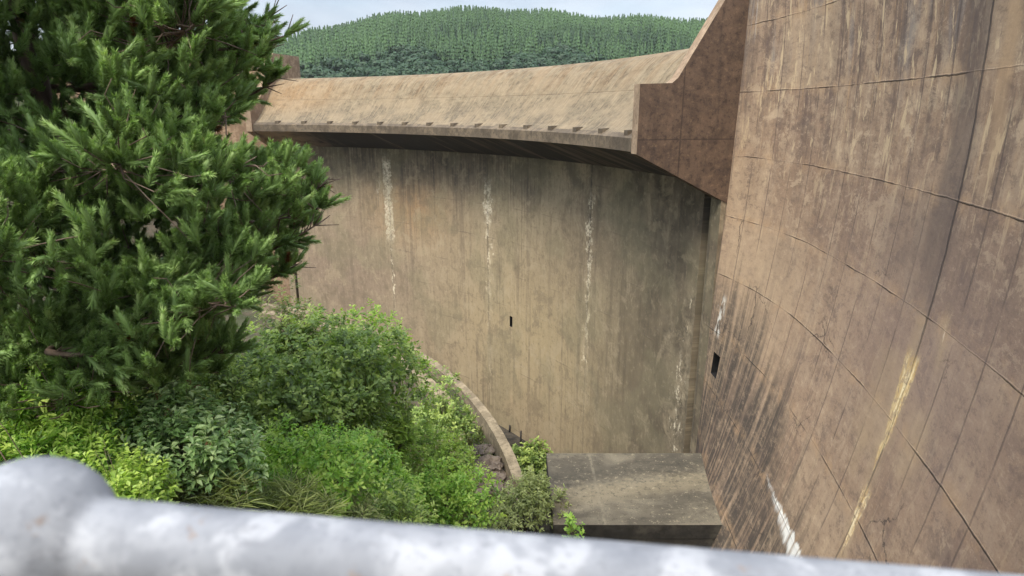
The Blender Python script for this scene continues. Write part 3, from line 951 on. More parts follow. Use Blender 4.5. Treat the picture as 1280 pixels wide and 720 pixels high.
rs = list(np.arange(0, 20, 2.0)) + list(np.arange(20, 41.0, .55)) + [41.0, 41.12, 44, 48, R2 + 1.0, R2 + 2.2, R2 + 3.4, 60, 70, 90, 120, 170, 240, 340, 500, 800, 1300, 2200, 3600]
aas = np.concatenate([np.arange(0, 40, .9), np.arange(40, 130, .55), np.arange(130, 360, 3.0)])
G = np.array([[(C2[0] + r * sin(rad(a)), C2[1] + r * cos(rad(a))) for r in rs] for a in aas])
Z = terr(G[..., 0], G[..., 1])
V = np.concatenate([G, Z[..., None]], 2).reshape(-1, 3)
na, nr = len(aas), len(rs)
F = []
for i in range(na):
    i2 = (i + 1) % na
    for j in range(nr - 1):
        F.append((i * nr + j, i * nr + j + 1, i2 * nr + j + 1, i2 * nr + j))
g = link_np('ground', V, F, M['ground'], None, None, True)
g['kind'] = 'structure'

# reservoir
b = MB(); aa = np.linspace(-40, 115, 40)
b.grid([[pol(R2 + 4.0, a, 1.9), pol(330, a, 1.9)] for a in aa], [[(0, 0), (1, 1)] for _ in aa], 0, flip=True)
w = b.build('reservoir_water', M['water']); w['kind'] = 'structure'

# walkway under the eye point
b = MB(); b.box((0, -1.0, -1.62), (4.2, 3.4, .24)); b.box((0, -1.0, -2.6), (3.4, 2.6, 1.9))
wk = b.build('walkway', M['walk']); wk['kind'] = 'structure'

# ----------------------------------------------------------------------------
# hill and its plantation
# ----------------------------------------------------------------------------
TREE_H = 11.0
AZ = [-75, -50, -32, -24, -19.69, -17.15, -14.59, -11.99, -9.36, -5.37, -1.35, 4.04, 8.05, 12.62, 16.43, 24, 34, 55, 80]
TE = [.030, .045, .05, .072, .086, .1033, .1153, .1262, .1338, .1405, .1420, .1365, .1285, .1270, .1190, .115, .12, .09, .06]
DT = 470.0


def hill_z(az, d):
    te = np.interp(az, AZ, TE)
    zt = te * DT - TREE_H
    t = np.clip((d - 195) / (DT - 195), 0, 1)
    up = 2.0 + (zt - 2.0) * (t * .45 + .55 * (1 - (1 - t) ** 2))
    up = up + np.sin(az * .9 + d * .013) * 1.6 * t * (1 - t) * 4 * .6
    dn = np.clip((d - DT) / 420, 0, 1)
    return up * (1 - .75 * dn * dn * (3 - 2 * dn)) - .12 * np.clip(d - DT, 0, 60)


azs = np.linspace(-75, 80, 120); ds = np.concatenate([np.linspace(188, 480, 34), np.linspace(500, 900, 9)])
P = [[(d * sin(rad(a)), d * cos(rad(a)), float(hill_z(a, d)) - .3) for d in ds] for a in azs]
V = np.array(P).reshape(-1, 3); nd = len(ds)
F = [(i * nd + j, i * nd + j + 1, (i + 1) * nd + j + 1, (i + 1) * nd + j) for i in range(len(azs) - 1) for j in range(nd - 1)]
hl = link_np('hill', V, F, M['hill'], None, np.full(len(V), .5), True); hl['kind'] = 'structure'


def conifer(seed, tiers=9, n=9):
    """small plantation pine of unit height: ragged tiers of drooping boughs"""
    r = np.random.default_rng(seed); V = []; F = []; T = []
    for k in range(tiers):
        f = k / (tiers - 1)
        z0 = .10 + .80 * f; rad_ = .165 * (1 - f) ** .85 + .018
        for j in range(n if f < .7 else 6):
            a = 2 * pi * (j + r.uniform(-.4, .4)) / (n if f < .7 else 6) + k
            L = rad_ * r.uniform(.75, 1.25); wd = .055 * (1 - .55 * f)
            d = np.array([cos(a), sin(a), 0]); s = np.array([-sin(a), cos(a), 0])
            b0 = np.array([0, 0, z0 + .06]); tip = d * L + np.array([0, 0, z0 - .015 + r.uniform(-.02, .03)])
            m_ = d * L * .6 + np.array([0, 0, z0 + .05])
            i = len(V)
            V += [b0, m_ + s * wd, tip, m_ - s * wd, m_ + np.array([0, 0, .045])]
            F += [(i, i + 1, i + 4), (i + 1, i + 2, i + 4), (i + 2, i + 3, i + 4), (i + 3, i, i + 4)]
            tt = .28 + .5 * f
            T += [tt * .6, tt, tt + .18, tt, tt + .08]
    i = len(V)
    for a in (0, 2.1, 4.2): V.append(np.array([cos(a) * .022, sin(a) * .022, .86])); T.append(.8)
    V.append(np.array([0, 0, 1.0])); T.append(1.0)
    F += [(i, i + 1, i + 3), (i + 1, i + 2, i + 3), (i + 2, i, i + 3)]
    for a in (0, 2.1, 4.2): V.append(np.array([cos(a) * .02, sin(a) * .02, 0.0])); T.append(.1)
    V.append(np.array([0, 0, .9])); T.append(.1)
    F += [(i + 4, i + 5, i + 7), (i + 5, i + 6, i + 7), (i + 6, i + 4, i + 7)]
    return np.array(V), np.array(F), np.array(T)


def broadleaf(seed, n=560):
    r = np.random.default_rng(seed); V = []; F = []; T = []
    lob = [(r.normal(0, .06, 2), r.uniform(.46, .68), r.uniform(.23, .30)) for _ in range(8)]
    for k in range(n):
        (cx, cy), cz, rd = lob[k % 8]
        d = r.normal(0, 1, 3); d /= np.linalg.norm(d); d[2] = abs(d[2]) * .9 - .25
        c = np.array([cx, cy, cz]) + d * rd * r.uniform(.75, 1.05)
        u_ = np.cross(d, r.normal(0, 1, 3)); u_ /= np.linalg.norm(u_) + 1e-9; w_ = np.cross(d, u_)
        s = r.uniform(.030, .058); i = len(V)
        V += [c + u_ * s, c + w_ * s, c - u_ * s, c - w_ * s + d * .02]; F += [(i, i + 1, i + 2), (i, i + 2, i + 3)]
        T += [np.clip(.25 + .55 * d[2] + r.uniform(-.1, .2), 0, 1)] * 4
    i = len(V)
    for a in (0, 2.1, 4.2): V.append(np.array([cos(a) * .03, sin(a) * .03, 0])); T.append(.1)
    V.append(np.array([0, 0, .6])); T.append(.1)
    F += [(i, i + 1, i + 3), (i + 1, i + 2, i + 3), (i + 2, i, i + 3)]
    return np.array(V), np.array(F), np.array(T)


protoP = [conifer(40 + k) for k in range(5)]; protoB = [broadleaf(60 + k) for k in range(4)]
spots = []
for d in np.arange(197, 505, 3.1):
    stp = 2.9
    n_ = int(rad(64) * d / stp)
    for k in range(n_):
        az = -32 + 64 * (k + .5 + random.uniform(-.22, .22)) / n_
        dd = d + random.uniform(-.7, .7)
        low = dd < 233 + 10 * sin(az * .5) + random.uniform(-8, 8)
        if random.random() < .06: continue
        h = TREE_H * (random.uniform(.62, 1.16) if not low else random.uniform(.55, .95))
        if d < 225: h *= .9
        spots.append((az, dd, h, low))
info = []
for az, d, h, low in spots:
    x, y = d * sin(rad(az)), d * cos(rad(az)); z = float(hill_z(az, d)) - .3
    zc = y * cos(PITCH) - (z + h) * sin(PITCH); yc = y * sin(PITCH) + (z + h) * cos(PITCH)
    px = 640 + FPX * x / zc; py = 360 - FPX * yc / zc
    vis = 388 < px < 862 and py < np.interp(px, [385, 500, 600, 700, 850], [100, 93, 85, 75, 58]) - 5
    info.append((x, y, z, h, low, vis, d))
single = sorted([i for i, q in enumerate(info) if q[5]], key=lambda i: info[i][6])[:296]
sset = set(single)
pm = []
for k, (v_, f_, t_) in enumerate(protoP): pm.append(np_mesh('plantation_pine', v_, f_, t_)); pm[-1].materials.append(M['fpine'])
bmsh = []
for k, (v_, f_, t_) in enumerate(protoB): bmsh.append(np_mesh('leafy_tree', v_, f_, t_)); bmsh[-1].materials.append(M['fleaf'])
SV = []; SF = []; ST = []; so = 0
for i, (x, y, z, h, low, vis, d) in enumerate(info):
    rot = random.uniform(0, 6.28); wsc = random.uniform(.9, 1.15) * (1.0 if not low else 1.25)
    k = random.randrange(5)
    if i in sset:
        o = bpy.data.objects.new('leafy_tree' if low else 'plantation_pine', (bmsh[k % 4] if low else pm[k]))
        COL.objects.link(o); o.location = (x, y, z); o.rotation_euler = (0, 0, rot); o.scale = (h * wsc, h * wsc, h)
        if low: tag(o, 'small rounded leafy tree in the strip of woodland just above the spillway crest', 'tree', 'leafy trees at the foot of the far hill')
        else: tag(o, 'pointed pine in the lowest rows of the plantation just above the spillway crest', 'tree', 'pines in the lowest rows of the plantation')
        continue
    v_, f_, t_ = (protoB[k % 4] if low else protoP[k])
    c, s = cos(rot), sin(rot)
    w_ = np.c_[(v_[:, 0] * c - v_[:, 1] * s) * h * wsc + x, (v_[:, 0] * s + v_[:, 1] * c) * h * wsc + y, v_[:, 2] * h + z]
    SV.append(w_); SF.append(f_ + so); ST.append(np.clip(t_ + random.uniform(-.16, .16) + (.42) * mn.noise(Vector((x * .021, y * .021, 3.3))) + .16 * mn.noise(Vector((x * .07, y * .07, 9.3))), 0, 1)); so += len(v_)
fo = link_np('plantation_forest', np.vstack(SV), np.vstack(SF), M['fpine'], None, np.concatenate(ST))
tag(fo, 'dense dark green pine plantation covering the far hill', 'forest', None, 'stuff')

# ----------------------------------------------------------------------------
# near vegetation
# ----------------------------------------------------------------------------
def unit(v): return v / (np.linalg.norm(v, axis=-1, keepdims=True) + 1e-9)


def leaves(pos, dirs, L, Wd, nrm, fold=.25, droop=.15):
    """one folded six point leaf per row -> V, F"""
    n = len(pos); dirs = unit(dirs); s = unit(np.cross(dirs, nrm)); up = np.cross(s, dirs)
    L = np.asarray(L)[:, None]; Wd = np.asarray(Wd)[:, None]
    p0 = pos; p3 = pos + dirs * L - up * L * droop
    m1 = pos + dirs * L * .5
    a = m1 + s * Wd * .5 + up * Wd * fold; b = m1 - s * Wd * .5 + up * Wd * fold
    V = np.stack([p0, a, p3, b], 1).reshape(-1, 3)
    i = np.arange(n)[:, None] * 4
    F = np.concatenate([i + np.array([[0, 1, 2]]), i + np.array([[0, 2, 3]])])
    return V, F


def bush(name, label, base, w, d, h, mat, nclu, per, leaf, lw, seed, cat='shrub', light=.0, droop=.15, spread=.16, lobes=7, tall=False, extra=None, shape=.55, group=None):
    r = np.random.default_rng(seed)
    base = np.array(base, float)
    root = tag(empty(name, base), label, cat, group)
    # lobes of the crown
    LB = []
    for k in range(lobes):
        a = 2 * pi * (k + r.uniform(-.3, .3)) / max(lobes - 1, 1); q = 0 if k == 0 else r.uniform(.45, .68)
        lr = r.uniform(.34, .50) * (1.15 if k == 0 else 1)
        zc = h * (r.uniform(.58, .70) if k == 0 else r.uniform(.30, .62))
        LB.append((np.array([cos(a) * q * w / 2, sin(a) * q * d / 2, zc]), np.array([lr * w / 2 * 1.1, lr * d / 2 * 1.1, lr * h * .78])))
    C = []; D = []
    for k in range(nclu):
        c, e = LB[r.integers(len(LB))]
        v = r.normal(0, 1, 3); v /= np.linalg.norm(v)
        if v[2] < -.35: v[2] *= -.6
        v = v / np.linalg.norm(v)
        p = c + v * e * (r.uniform(.80, 1.06) if r.random() < .72 else r.uniform(.4, .8))
        if p[2] < .05: p[2] = abs(p[2]) + .05
        C.append(p); D.append(v + np.array([0, 0, shape]) + r.normal(0, .25, 3))
    C = np.array(C); D = unit(np.array(D))
    # leaves along each twig
    nl = nclu * per
    t = np.tile(np.linspace(0, 1, per), nclu); ci = np.repeat(np.arange(nclu), per)
    tw = spread * r.uniform(.8, 1.6, nclu)[ci]
    ang = r.uniform(0, 2 * pi, nl)
    ref = unit(np.cross(D, np.array([.3, .2, 1.0]))); ref2 = np.cross(D, ref)
    side = ref[ci] * np.cos(ang)[:, None] + ref2[ci] * np.sin(ang)[:, None]
    pos = C[ci] + D[ci] * (t * tw * 1.6)[:, None] + side * (spread * .25 * r.uniform(0, 1, nl))[:, None]
    dr = D[ci] * (.35 + .5 * t)[:, None] + side * 1.0 + np.array([0, 0, -.1])
    nrm = unit(np.array([-.15, -.25, 1.0]) + D[ci] * .7 + r.normal(0, .28, (nl, 3)))
    sc = 1.38 * r.uniform(.6, 1.25, nl) * (1.05 - .35 * t)
    V, F = leaves(pos, dr, leaf * sc, lw * sc, nrm, .22, droop)
    ctint = r.normal(.52 + light, .19, nclu)
    tint = np.clip(ctint[ci] + .28 * (t - .4) + r.normal(0, .09, nl), 0, 1)
    link_np('foliage', V + base, F, mat, root, np.repeat(tint, 4))
    tb = Tubes()
    for c, e in LB:
        p1 = base + c
        mid_ = base + c * np.array([.35, .35, .5]) + r.normal(0, .05 * h, 3) * np.array([1, 1, .2])
        tb.add([base + np.array([c[0] * .06, c[1] * .06, -.15]), mid_, p1], [.022 * h ** .7 + .006, .014 * h ** .7 + .004, .006], 6)
    for k in r.choice(nclu, min(nclu, 90), replace=False):
        c, e = LB[np.argmin([np.linalg.norm(C[k] - q[0]) for q in LB])]
        tb.add([base + c * .85, base + (c + C[k]) / 2 + r.normal(0, .03, 3), base + C[k] + D[k] * spread * 1.4], [.008, .006, .003], 4)
    tb.build('stem', M['twig'], root)
    if extra:
        em, en, el, ew, nm = extra
        pick = r.choice(nclu, min(en, nclu), replace=False)
        pick = pick[np.argsort(-C[pick, 2])][:en]
        nn = 9
        P0 = np.repeat(C[pick] + D[pick] * spread * 1.7, nn, 0) + r.normal(0, el * .5, (len(pick) * nn, 3))
        dr = unit(r.normal(0, 1, (len(pick) * nn, 3)) + np.array([0, 0, 1.1]))
        for q in range(len(pick)):                       # every shoot or flower head is a part
            sl_ = slice(q * nn, q * nn + nn)
            V, F = leaves(P0[sl_], dr[sl_], np.full(nn, el), np.full(nn, ew), unit(r.normal(0, 1, (nn, 3)) + [0, 0, 1]))
            link_np(nm, V + base, F, em, root, np.repeat(r.uniform(0, 1, nn), 4))
    return root


def gbase(px, py, dist):
    p = at(px, py, dist); z = float(terr(np.array([p[0]]), np.array([p[1]]))[0])
    return np.array([p[0], p[1], z])


def place(px0, px1, py0, py1, dist):
    """foot, width and height of a plant that fills this extent at that distance"""
    p = at((px0 + px1) / 2, (py0 + py1) / 2, dist)
    zt = at((px0 + px1) / 2, py0, dist)[2]
    b = gbase((px0 + px1) / 2, py1, dist)
    b[0], b[1] = p[0], p[1]
    b[2] = float(terr(np.array([p[0]]), np.array([p[1]]))[0])
    zc = p[1] * cos(PITCH) - p[2] * sin(PITCH)
    wd = (px1 - px0) / FPX * zc
    return b, wd, max(zt - b[2], .5)


BUSH = [
    # name, label, extent px0 px1 py0 py1, dist, material, clusters, per, leaf, width, kw
    ('leafy_shrub', 'large dark green round leafy shrub between the pine and the sill wall', (262, 505, 398, 560), 19.0, 'dgreen', 1500, 11, .155, .085, dict(light=.02, lobes=10)),
    ('leafy_shrub', 'yellow green leafy shrub standing up against the dam wall behind the dark round shrub', (385, 525, 386, 470), 21.5, 'ygreen', 620, 10, .15, .085, dict(light=-.08, lobes=7)),
    ('feathery_shrub', 'feathery bright green shrub under the pine at the left edge', (-10, 145, 478, 585), 10.5, 'bgreen', 750, 12, .095, .035, dict(light=.06, shape=.8, spread=.13)),
    ('tall_broadleaf_plant', 'tall plant with drooping grey green leaves and russet shoot tips behind the handrail', (118, 318, 478, 622), 10.6, 'ggreen', 700, 11, .120, .058, dict(light=.06, droop=.28, shape=1.5, spread=.17, extra=('red', 40, .06, .025, 'shoot'))),
    ('bright_shrub', 'bright fresh green bushy shrub in front of the dark round shrub', (265, 452, 538, 650), 12.6, 'bgreen', 900, 11, .10, .055, dict(light=.08, lobes=8)),
    ('yellow_shrub', 'low yellow green bush just above the left part of the handrail', (85, 205, 568, 650), 8.8, 'ygreen', 420, 10, .075, .045, dict(light=.05, spread=.11)),
    ('flowering_shrub', 'shrub with pale cream flower heads halfway down to the sill wall', (462, 602, 522, 605), 21.5, 'ygreen', 560, 10, .14, .06, dict(light=.0, extra=('pale', 90, .11, .07, 'flower_head'))),
    ('small_bush', 'small bright green rounded bush right of the centre below the flowering shrub', (500, 612, 578, 652), 17.5, 'bgreen', 460, 11, .12, .06, dict(light=.1)),
    ('upright_plant', 'upright plant with glossy yellow green blades beside the dark round shrub', (458, 512, 498, 575), 18.5, 'ygreen', 110, 10, .26, .07, dict(light=.05, shape=1.6, lobes=4)),
    ('leafy_bush', 'soft mid green bush between the bright shrub and the small rounded bush', (398, 520, 560, 655), 15.0, 'bgreen', 560, 11, .12, .06, dict(light=-.03)),
    ('dark_plant', 'dark glossy low plant just above the middle of the handrail', (452, 535, 612, 668), 13.2, 'dgreen', 260, 10, .14, .04, dict(light=.12, shape=1.2)),
    ('scrub_bush', 'scrubby green bush at the near end of the sill wall', (618, 700, 592, 678), 25.0, 'olive', 380, 10, .17, .06, dict(light=.0, shape=1.0)),
    ('pool_scrub', 'dark green scrub growing in the gap between sill wall and outlet block', (640, 694, 556, 640), 43.0, 'dgreen', 420, 10, .30, .13, dict(light=.02)),
    ('grass_clump', 'olive green grass clump just above the handrail below the tall drooping plant', (190, 302, 606, 668), 9.7, 'olive', 150, 12, .34, .016, dict(light=-.02, shape=4.0, lobes=6, droop=.10)),
    ('grass_clump', 'olive green grass clump just above the handrail below the bright bushy shrub', (296, 410, 616, 674), 10.6, 'olive', 150, 12, .36, .017, dict(light=-.02, shape=4.0, lobes=6, droop=.10)),
    ('seedling_bush', 'little leafy plant in front of the dark side of the outlet block', (700, 738, 648, 690), 21.5, 'bgreen', 60, 10, .20, .10, dict(light=.0, lobes=3)),
    ('creeping_scrub', 'low dull green scrub on the rocks inside the stepped kerb', (505, 600, 478, 545), 31.0, 'dgreen', 420, 10, .20, .09, dict(light=.05)),
    ('pale_shoot_shrub', 'sparse shrub with pale upright shoots right under the tip of the pine', (322, 405, 348, 425), 21.0, 'olive', 260, 9, .16, .05, dict(light=-.12, shape=1.3)),
    ('fern_bush', 'ferny bush at the foot of the pine left of the dark round shrub', (215, 300, 415, 500), 17.5, 'dgreen', 340, 10, .16, .05, dict(light=-.05, shape=.8)),
    ('weed_clump', 'dry olive weed clump above the handrail left of the small rounded bush', (380, 470, 618, 672), 12.0, 'olive', 230, 10, .10, .03, dict(light=.05, shape=1.3)),
    ('weed_clump', 'dry olive weed clump above the handrail between dark glossy plant and scrubby bush', (540, 640, 628, 690), 18.0, 'olive', 300, 10, .13, .035, dict(light=.1, shape=1.3)),
]
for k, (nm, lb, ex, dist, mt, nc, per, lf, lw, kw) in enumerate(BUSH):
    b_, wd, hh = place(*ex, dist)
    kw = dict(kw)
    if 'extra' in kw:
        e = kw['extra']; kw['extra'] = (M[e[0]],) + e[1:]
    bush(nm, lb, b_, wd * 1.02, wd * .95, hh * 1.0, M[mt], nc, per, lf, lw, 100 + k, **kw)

# grass and ground cover
r = np.random.default_rng(3)
GP = []
for _ in range(26000):
    px, py = r.uniform(-60, 720), r.uniform(440, 760)
    dist = r.uniform(6, 31)
    x, y = r.uniform(-22, 6), r.uniform(4, 36)
    GP.append((x, y))
GP = np.array(GP)
rr2 = np.hypot(GP[:, 0] - C2[0], GP[:, 1] - C2[1])
ok = rr2 < 38.6
ok |= (rr2 < 40.5) & (r.random(len(GP)) < .35)
ok &= ~((GP[:, 0] > 1.4) & (GP[:, 1] > 23))
GP = GP[ok]; zz = terr(GP[:, 0], GP[:, 1]); n_ = len(GP)
patch = np.sin(GP[:, 0] * .9 + 1) * np.sin(GP[:, 1] * .7) + r.normal(0, .35, n_)
nb = 5
pos = np.repeat(np.c_[GP, zz - .03], nb, 0) + np.c_[r.normal(0, .07, (n_ * nb, 2)), np.zeros(n_ * nb)]
dr = np.c_[r.normal(0, .35, (n_ * nb, 2)), np.ones(n_ * nb)]
ln = r.uniform(.22, .62, n_ * nb) * np.repeat(np.clip(1 + .3 * patch, .5, 1.6), nb)
V, F = leaves(pos, dr, ln, r.uniform(.012, .03, n_ * nb), np.c_[r.normal(0, 1, (n_ * nb, 2)), r.normal(0, .3, n_ * nb)], .1, .35)
gr = link_np('grass', V, F, M['grass'], None, np.repeat(np.clip(.45 + .22 * np.repeat(patch, nb) + r.normal(0, .15, n_ * nb), 0, 1), 4))
tag(gr, 'tall rough grass and weeds covering the bank below the handrail', 'grass', None, 'stuff')
# broad leaved ground cover
m_ = r.random(n_) < .5; GQ = GP[m_]; zq = zz[m_]; nq = len(GQ); nb = 7
pos = np.repeat(np.c_[GQ, zq + .06], nb, 0) + np.c_[r.normal(0, .16, (nq * nb, 2)), np.abs(r.normal(0, .16, nq * nb))]
V, F = leaves(pos, np.c_[r.normal(0, 1, (nq * nb, 2)), r.uniform(0, .7, nq * nb)], r.uniform(.07, .16, nq * nb), r.uniform(.035, .075, nq * nb), np.c_[r.normal(0, .4, (nq * nb, 2)), np.ones(nq * nb)])
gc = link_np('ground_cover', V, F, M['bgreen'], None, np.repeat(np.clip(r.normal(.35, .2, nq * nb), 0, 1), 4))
tag(gc, 'low leafy ground cover spread over the bank between the shrubs', 'ground cover', None, 'stuff')

# rocks between scrub and sill
rk = [(612, 560, 31, 1.0), (603, 585, 30, 1.1), (588, 545, 32, .8), (618, 600, 29.5, .9), (578, 518, 33, .8), (600, 530, 33.5, .7), (628, 580, 30.5, .7), (640, 620, 28.8, .7), (560, 505, 34, .7)]
rl = ['large brown boulder at the inner side of the sill wall', 'broad brown boulder below the large one beside the sill', 'rounded brown rock at the end of the stepped kerb',
      'brown rock above the scrubby bush by the sill end', 'small brown rock on the bank inside the stepped kerb', 'small flat rock wedged against the sill wall',
      'angular rock leaning on the sill wall near its end', 'lowest brown rock at the near end of the sill wall', 'uppermost small rock inside the stepped kerb']
import bmesh
from mathutils import noise as mn, Vector
for k, (px, py, dist, sz) in enumerate(rk):
    p = at(px, py, dist)
    bm = bmesh.new(); bmesh.ops.create_icosphere(bm, subdivisions=4, radius=sz)
    sx, sy, szz = random.uniform(.9, 1.25), random.uniform(.8, 1.1), random.uniform(.55, .75)
    for v in bm.verts:
        nn = v.co.normalized(); o_ = Vector((k * 7.1, k * 3.3, 0))
        f = 1 + .30 * mn.noise(nn * 1.6 + o_) + .16 * mn.noise(nn * 4 + o_)
        c = mn.cell(nn * 1.7 + o_); f += .13 * c
        v.co = Vector((v.co.x * sx * f, v.co.y * sy * f, v.co.z * szz * f))
    me = bpy.data.meshes.new('boulder'); bm.to_mesh(me); bm.free()
    o = bpy.data.objects.new('boulder', me); COL.objects.link(o); me.materials.append(M['rock'])
    zt = float(terr(np.array([p[0]]), np.array([p[1]]))[0])
    o.location = (p[0], p[1], zt + sz * .12); o.rotation_euler = (0, 0, k * 1.3)
    tag(o, rl[k], 'rock', 'rocks beside the sill wall')

# ----------------------------------------------------------------------------
# the pine
# ----------------------------------------------------------------------------
r = np.random.default_rng(21)
tb0 = at(128, 500, 13.4)
PB = np.array([tb0[0], tb0[1], float(terr(np.array([tb0[0]]), np.array([tb0[1]]))[0])])
pine = tag(empty('pine_tree', PB), 'big pine with bushy bottlebrush tufts filling the left side above the shrubs', 'tree')
H = 17.0
tr = [PB + np.array([.10 * sin(k * .9), .08 * cos(k * .7), k * H / 10 - .2]) for k in range(11)]
t = Tubes(); t.add(tr, [.24 * (1 - k / 11.5) + .02 for k in range(11)], 12); t.build('trunk', M['bark'], pine)
BY = [-80, 0, 40, 80, 105, 130, 160, 188, 200, 215, 270, 300, 335, 365, 400, 440, 480, 500, 540]
BX = [310, 325, 360, 352, 325, 302, 296, 285, 398, 410, 406, 388, 360, 318, 312, 300, 270, 160, 30]


def pix(p):
    zc = p[1] * cos(PITCH) - p[2] * sin(PITCH); yc = p[1] * sin(PITCH) + p[2] * cos(PITCH)
    return 640 + FPX * p[0] / zc, 360 - FPX * yc / zc


def crown_r(z):
    """reach of the boughs at a height above the eye"""
    return float(np.interp(z, [-9, -7, -5, -2.5, 0, 2.5, 5, 9], [3.0, 4.2, 5.0, 5.4, 5.0, 4.4, 3.4, .6]))


wood = Tubes(); TU = []; BPTS = []
from mathutils import noise as mn, Vector
nb = 118
for k in range(nb):
    hz = PB[2] + .9 + (H - 1.6) * ((k + .5) / nb) ** .92
    az = k * 2.39996 + r.uniform(-.3, .3)
    L = crown_r(hz) * r.uniform(.78, 1.04)
    o0 = np.array([tr[0][0], tr[0][1], hz])
    el0 = r.uniform(-.05, .22) if hz < 1 else r.uniform(.1, .4)
    d = np.array([cos(az), sin(az), 0.0])
    pts = [o0]; n_ = 9
    for i in range(1, n_ + 1):
        f = i / n_
        el = el0 - .22 * sin(f * pi) + .42 * max(0, f - .6)
        wob = r.normal(0, .04)
        dd = np.array([d[0] * cos(wob) - d[1] * sin(wob), d[0] * sin(wob) + d[1] * cos(wob), 0])
        pts.append(pts[-1] + (dd * cos(el) + np.array([0, 0, sin(el)])) * L / n_)
    pts = np.array(pts)
    px, py = pix(pts[-1])
    lim = np.interp(py, BY, BX)
    while len(pts) > 4 and px > lim - 4:
        pts = pts[:-1]; px, py = pix(pts[-1]); lim = np.interp(py, BY, BX)
    BPTS.append(pts); rb = .012 + .010 * L
    wood.add(pts, np.linspace(rb, .012, len(pts)), 6)
    m_ = len(pts)
    nsub = int(5 + L * 2.1)
    for s in range(nsub):
        f = .30 + .70 * (s + r.uniform(0, 1)) / nsub
        x = f * (m_ - 1); i = min(int(x), m_ - 2); p0 = pts[i] + (pts[i + 1] - pts[i]) * (x - i)
        tg = unit(pts[i + 1] - pts[i]); sd = np.cross(tg, [0, 0, 1.0]); sd = unit(sd) * (1 if s % 2 else -1)
        ls = r.uniform(.45, 1.0) * (1.25 - .6 * f)
        dv = unit(tg * .75 + sd * r.uniform(.4, 1.0) + np.array([0, 0, r.uniform(-.1, .45)]))
        p1 = p0 + dv * ls * .55; p2 = p1 + unit(dv + np.array([0, 0, .35])) * ls * .45
        ex, ey = pix(p2)
        if ex > np.interp(ey, BY, BX) - 3: continue
        wood.add([p0, p1, p2], [.013, .010, .006], 4)
        nt = r.integers(4, 7)
        for q in range(nt):
            g_ = r.uniform(.25, 1.0) if q else 1.0
            b_ = p0 + (p1 - p0) * min(g_ * 2, 1) + (p2 - p1) * max(g_ * 2 - 1, 0)
            dt = unit(dv * .6 + r.normal(0, .38, 3) + np.array([0, 0, .75]))
            ln_ = r.uniform(.26, .43) * (1.0 if q == 0 else .85)
            tipx, tipy = pix(b_ + dt * ln_)
            if tipx > np.interp(tipy, BY, BX) + 6: continue
            TU.append((b_, dt, ln_, f))
    for q in range(2):
        dt = unit(unit(pts[-1] - pts[-2]) + r.normal(0, .25, 3) + np.array([0, 0, .4]))
        TU.append((pts[-1], dt, r.uniform(.38, .55), 1.0))
# a leading bough reaching over the shrubs towards the dam
for (pa, pb, dist) in (((270, 330), (412, 222), 13.2), ((260, 345), (405, 275), 12.9), ((250, 300), (392, 245), 13.4), ((240, 120), (362, 40), 13.6), ((235, 150), (352, 95), 13.9), ((250, 90), (345, 12), 13.8), ((270, 370), (372, 330), 12.8),
                       ((180, 420), (270, 372), 10.6), ((160, 460), (280, 440), 11.2), ((100, 400), (210, 360), 10.3), ((60, 440), (150, 430), 9.9)):
    a_, b_ = at(*pa, dist + .2), at(*pb, dist)
    mid_ = (a_ + b_) / 2 + np.array([0, 0, -.18])
    root_ = np.array([tr[0][0], tr[0][1], a_[2] - .4])
    bez = [root_ + (a_ - root_) * f for f in (0, .5)] + [(1 - f) ** 2 * a_ + 2 * f * (1 - f) * mid_ + f * f * b_ for f in np.linspace(0, 1, 8)]
    bez = np.array(bez); wood.add(bez, np.linspace(.06, .012, len(bez)), 6)
    for s in range(34):
        f = r.uniform(2.0, len(bez) - 1.01); i = int(f); p0 = bez[i] + (bez[i + 1] - bez[i]) * (f - i)
        tg = unit(bez[i + 1] - bez[i])
        dv = unit(tg + r.normal(0, .5, 3) + np.array([0, 0, .25])); ls = r.uniform(.15, .5)
        p2 = p0 + dv * ls; wood.add([p0, (p0 + p2) / 2, p2], [.012, .01, .006], 4)
        for q in range(3):
            gx, gy = pix(p2 + np.array([.3, 0, .25]))
            if gx > np.interp(gy, BY, BX) + 14: continue
            TU.append((p0 + dv * ls * (1 if q == 0 else r.uniform(.4, 1)), unit(dv * .8 + r.normal(0, .4, 3) + np.array([0, 0, .55])), r.uniform(.26, .43), .95))
# twig clusters through the whole crown, hung on the nearest bough
BP = np.vstack([np.vstack([p[:-1] + (p[1:] - p[:-1]) * f for f in (.2, .5, .8)]) for p in BPTS])
made = 0
for _ in range(30000):
    if made >= 3100: break
    z_ = r.uniform(PB[2] + .7, 6.5); az = r.uniform(0, 2 * pi) if r.random() < .3 else r.normal(-1.0, .95)
    q = math.sqrt(r.uniform(.10, 1.0)) * crown_r(z_) * r.uniform(.9, 1.02)
    c = np.array([tr[0][0] + q * cos(az), tr[0][1] + q * sin(az), z_])
    cx_, cy_ = pix(c)
    if cx_ > np.interp(cy_, BY, BX) - 22 or cx_ < -420: continue
    if mn.noise(Vector(c * .85)) < -.17: continue
    k_ = np.argpartition(((BP - c) ** 2).sum(1), 9)[:9][r.integers(9)]; p0 = BP[k_]
    if np.linalg.norm(p0 - c) > 1.2: continue
    made += 1
    od = unit(np.array([cos(az), sin(az), .35]))
    wood.add([p0, p0 * .6 + c * .4 + r.normal(0, .07, 3), p0 * .2 + c * .8 + r.normal(0, .04, 3), c], [.010, .009, .007, .005], 4)
    for q_ in range(r.integers(4, 9)):
        dt = unit(od * .6 + r.normal(0, .42, 3) + np.array([0, 0, .75]))
        TU.append((c + r.normal(0, .09, 3) - od * r.uniform(0, .32), dt, r.uniform(.26, .43), .9))
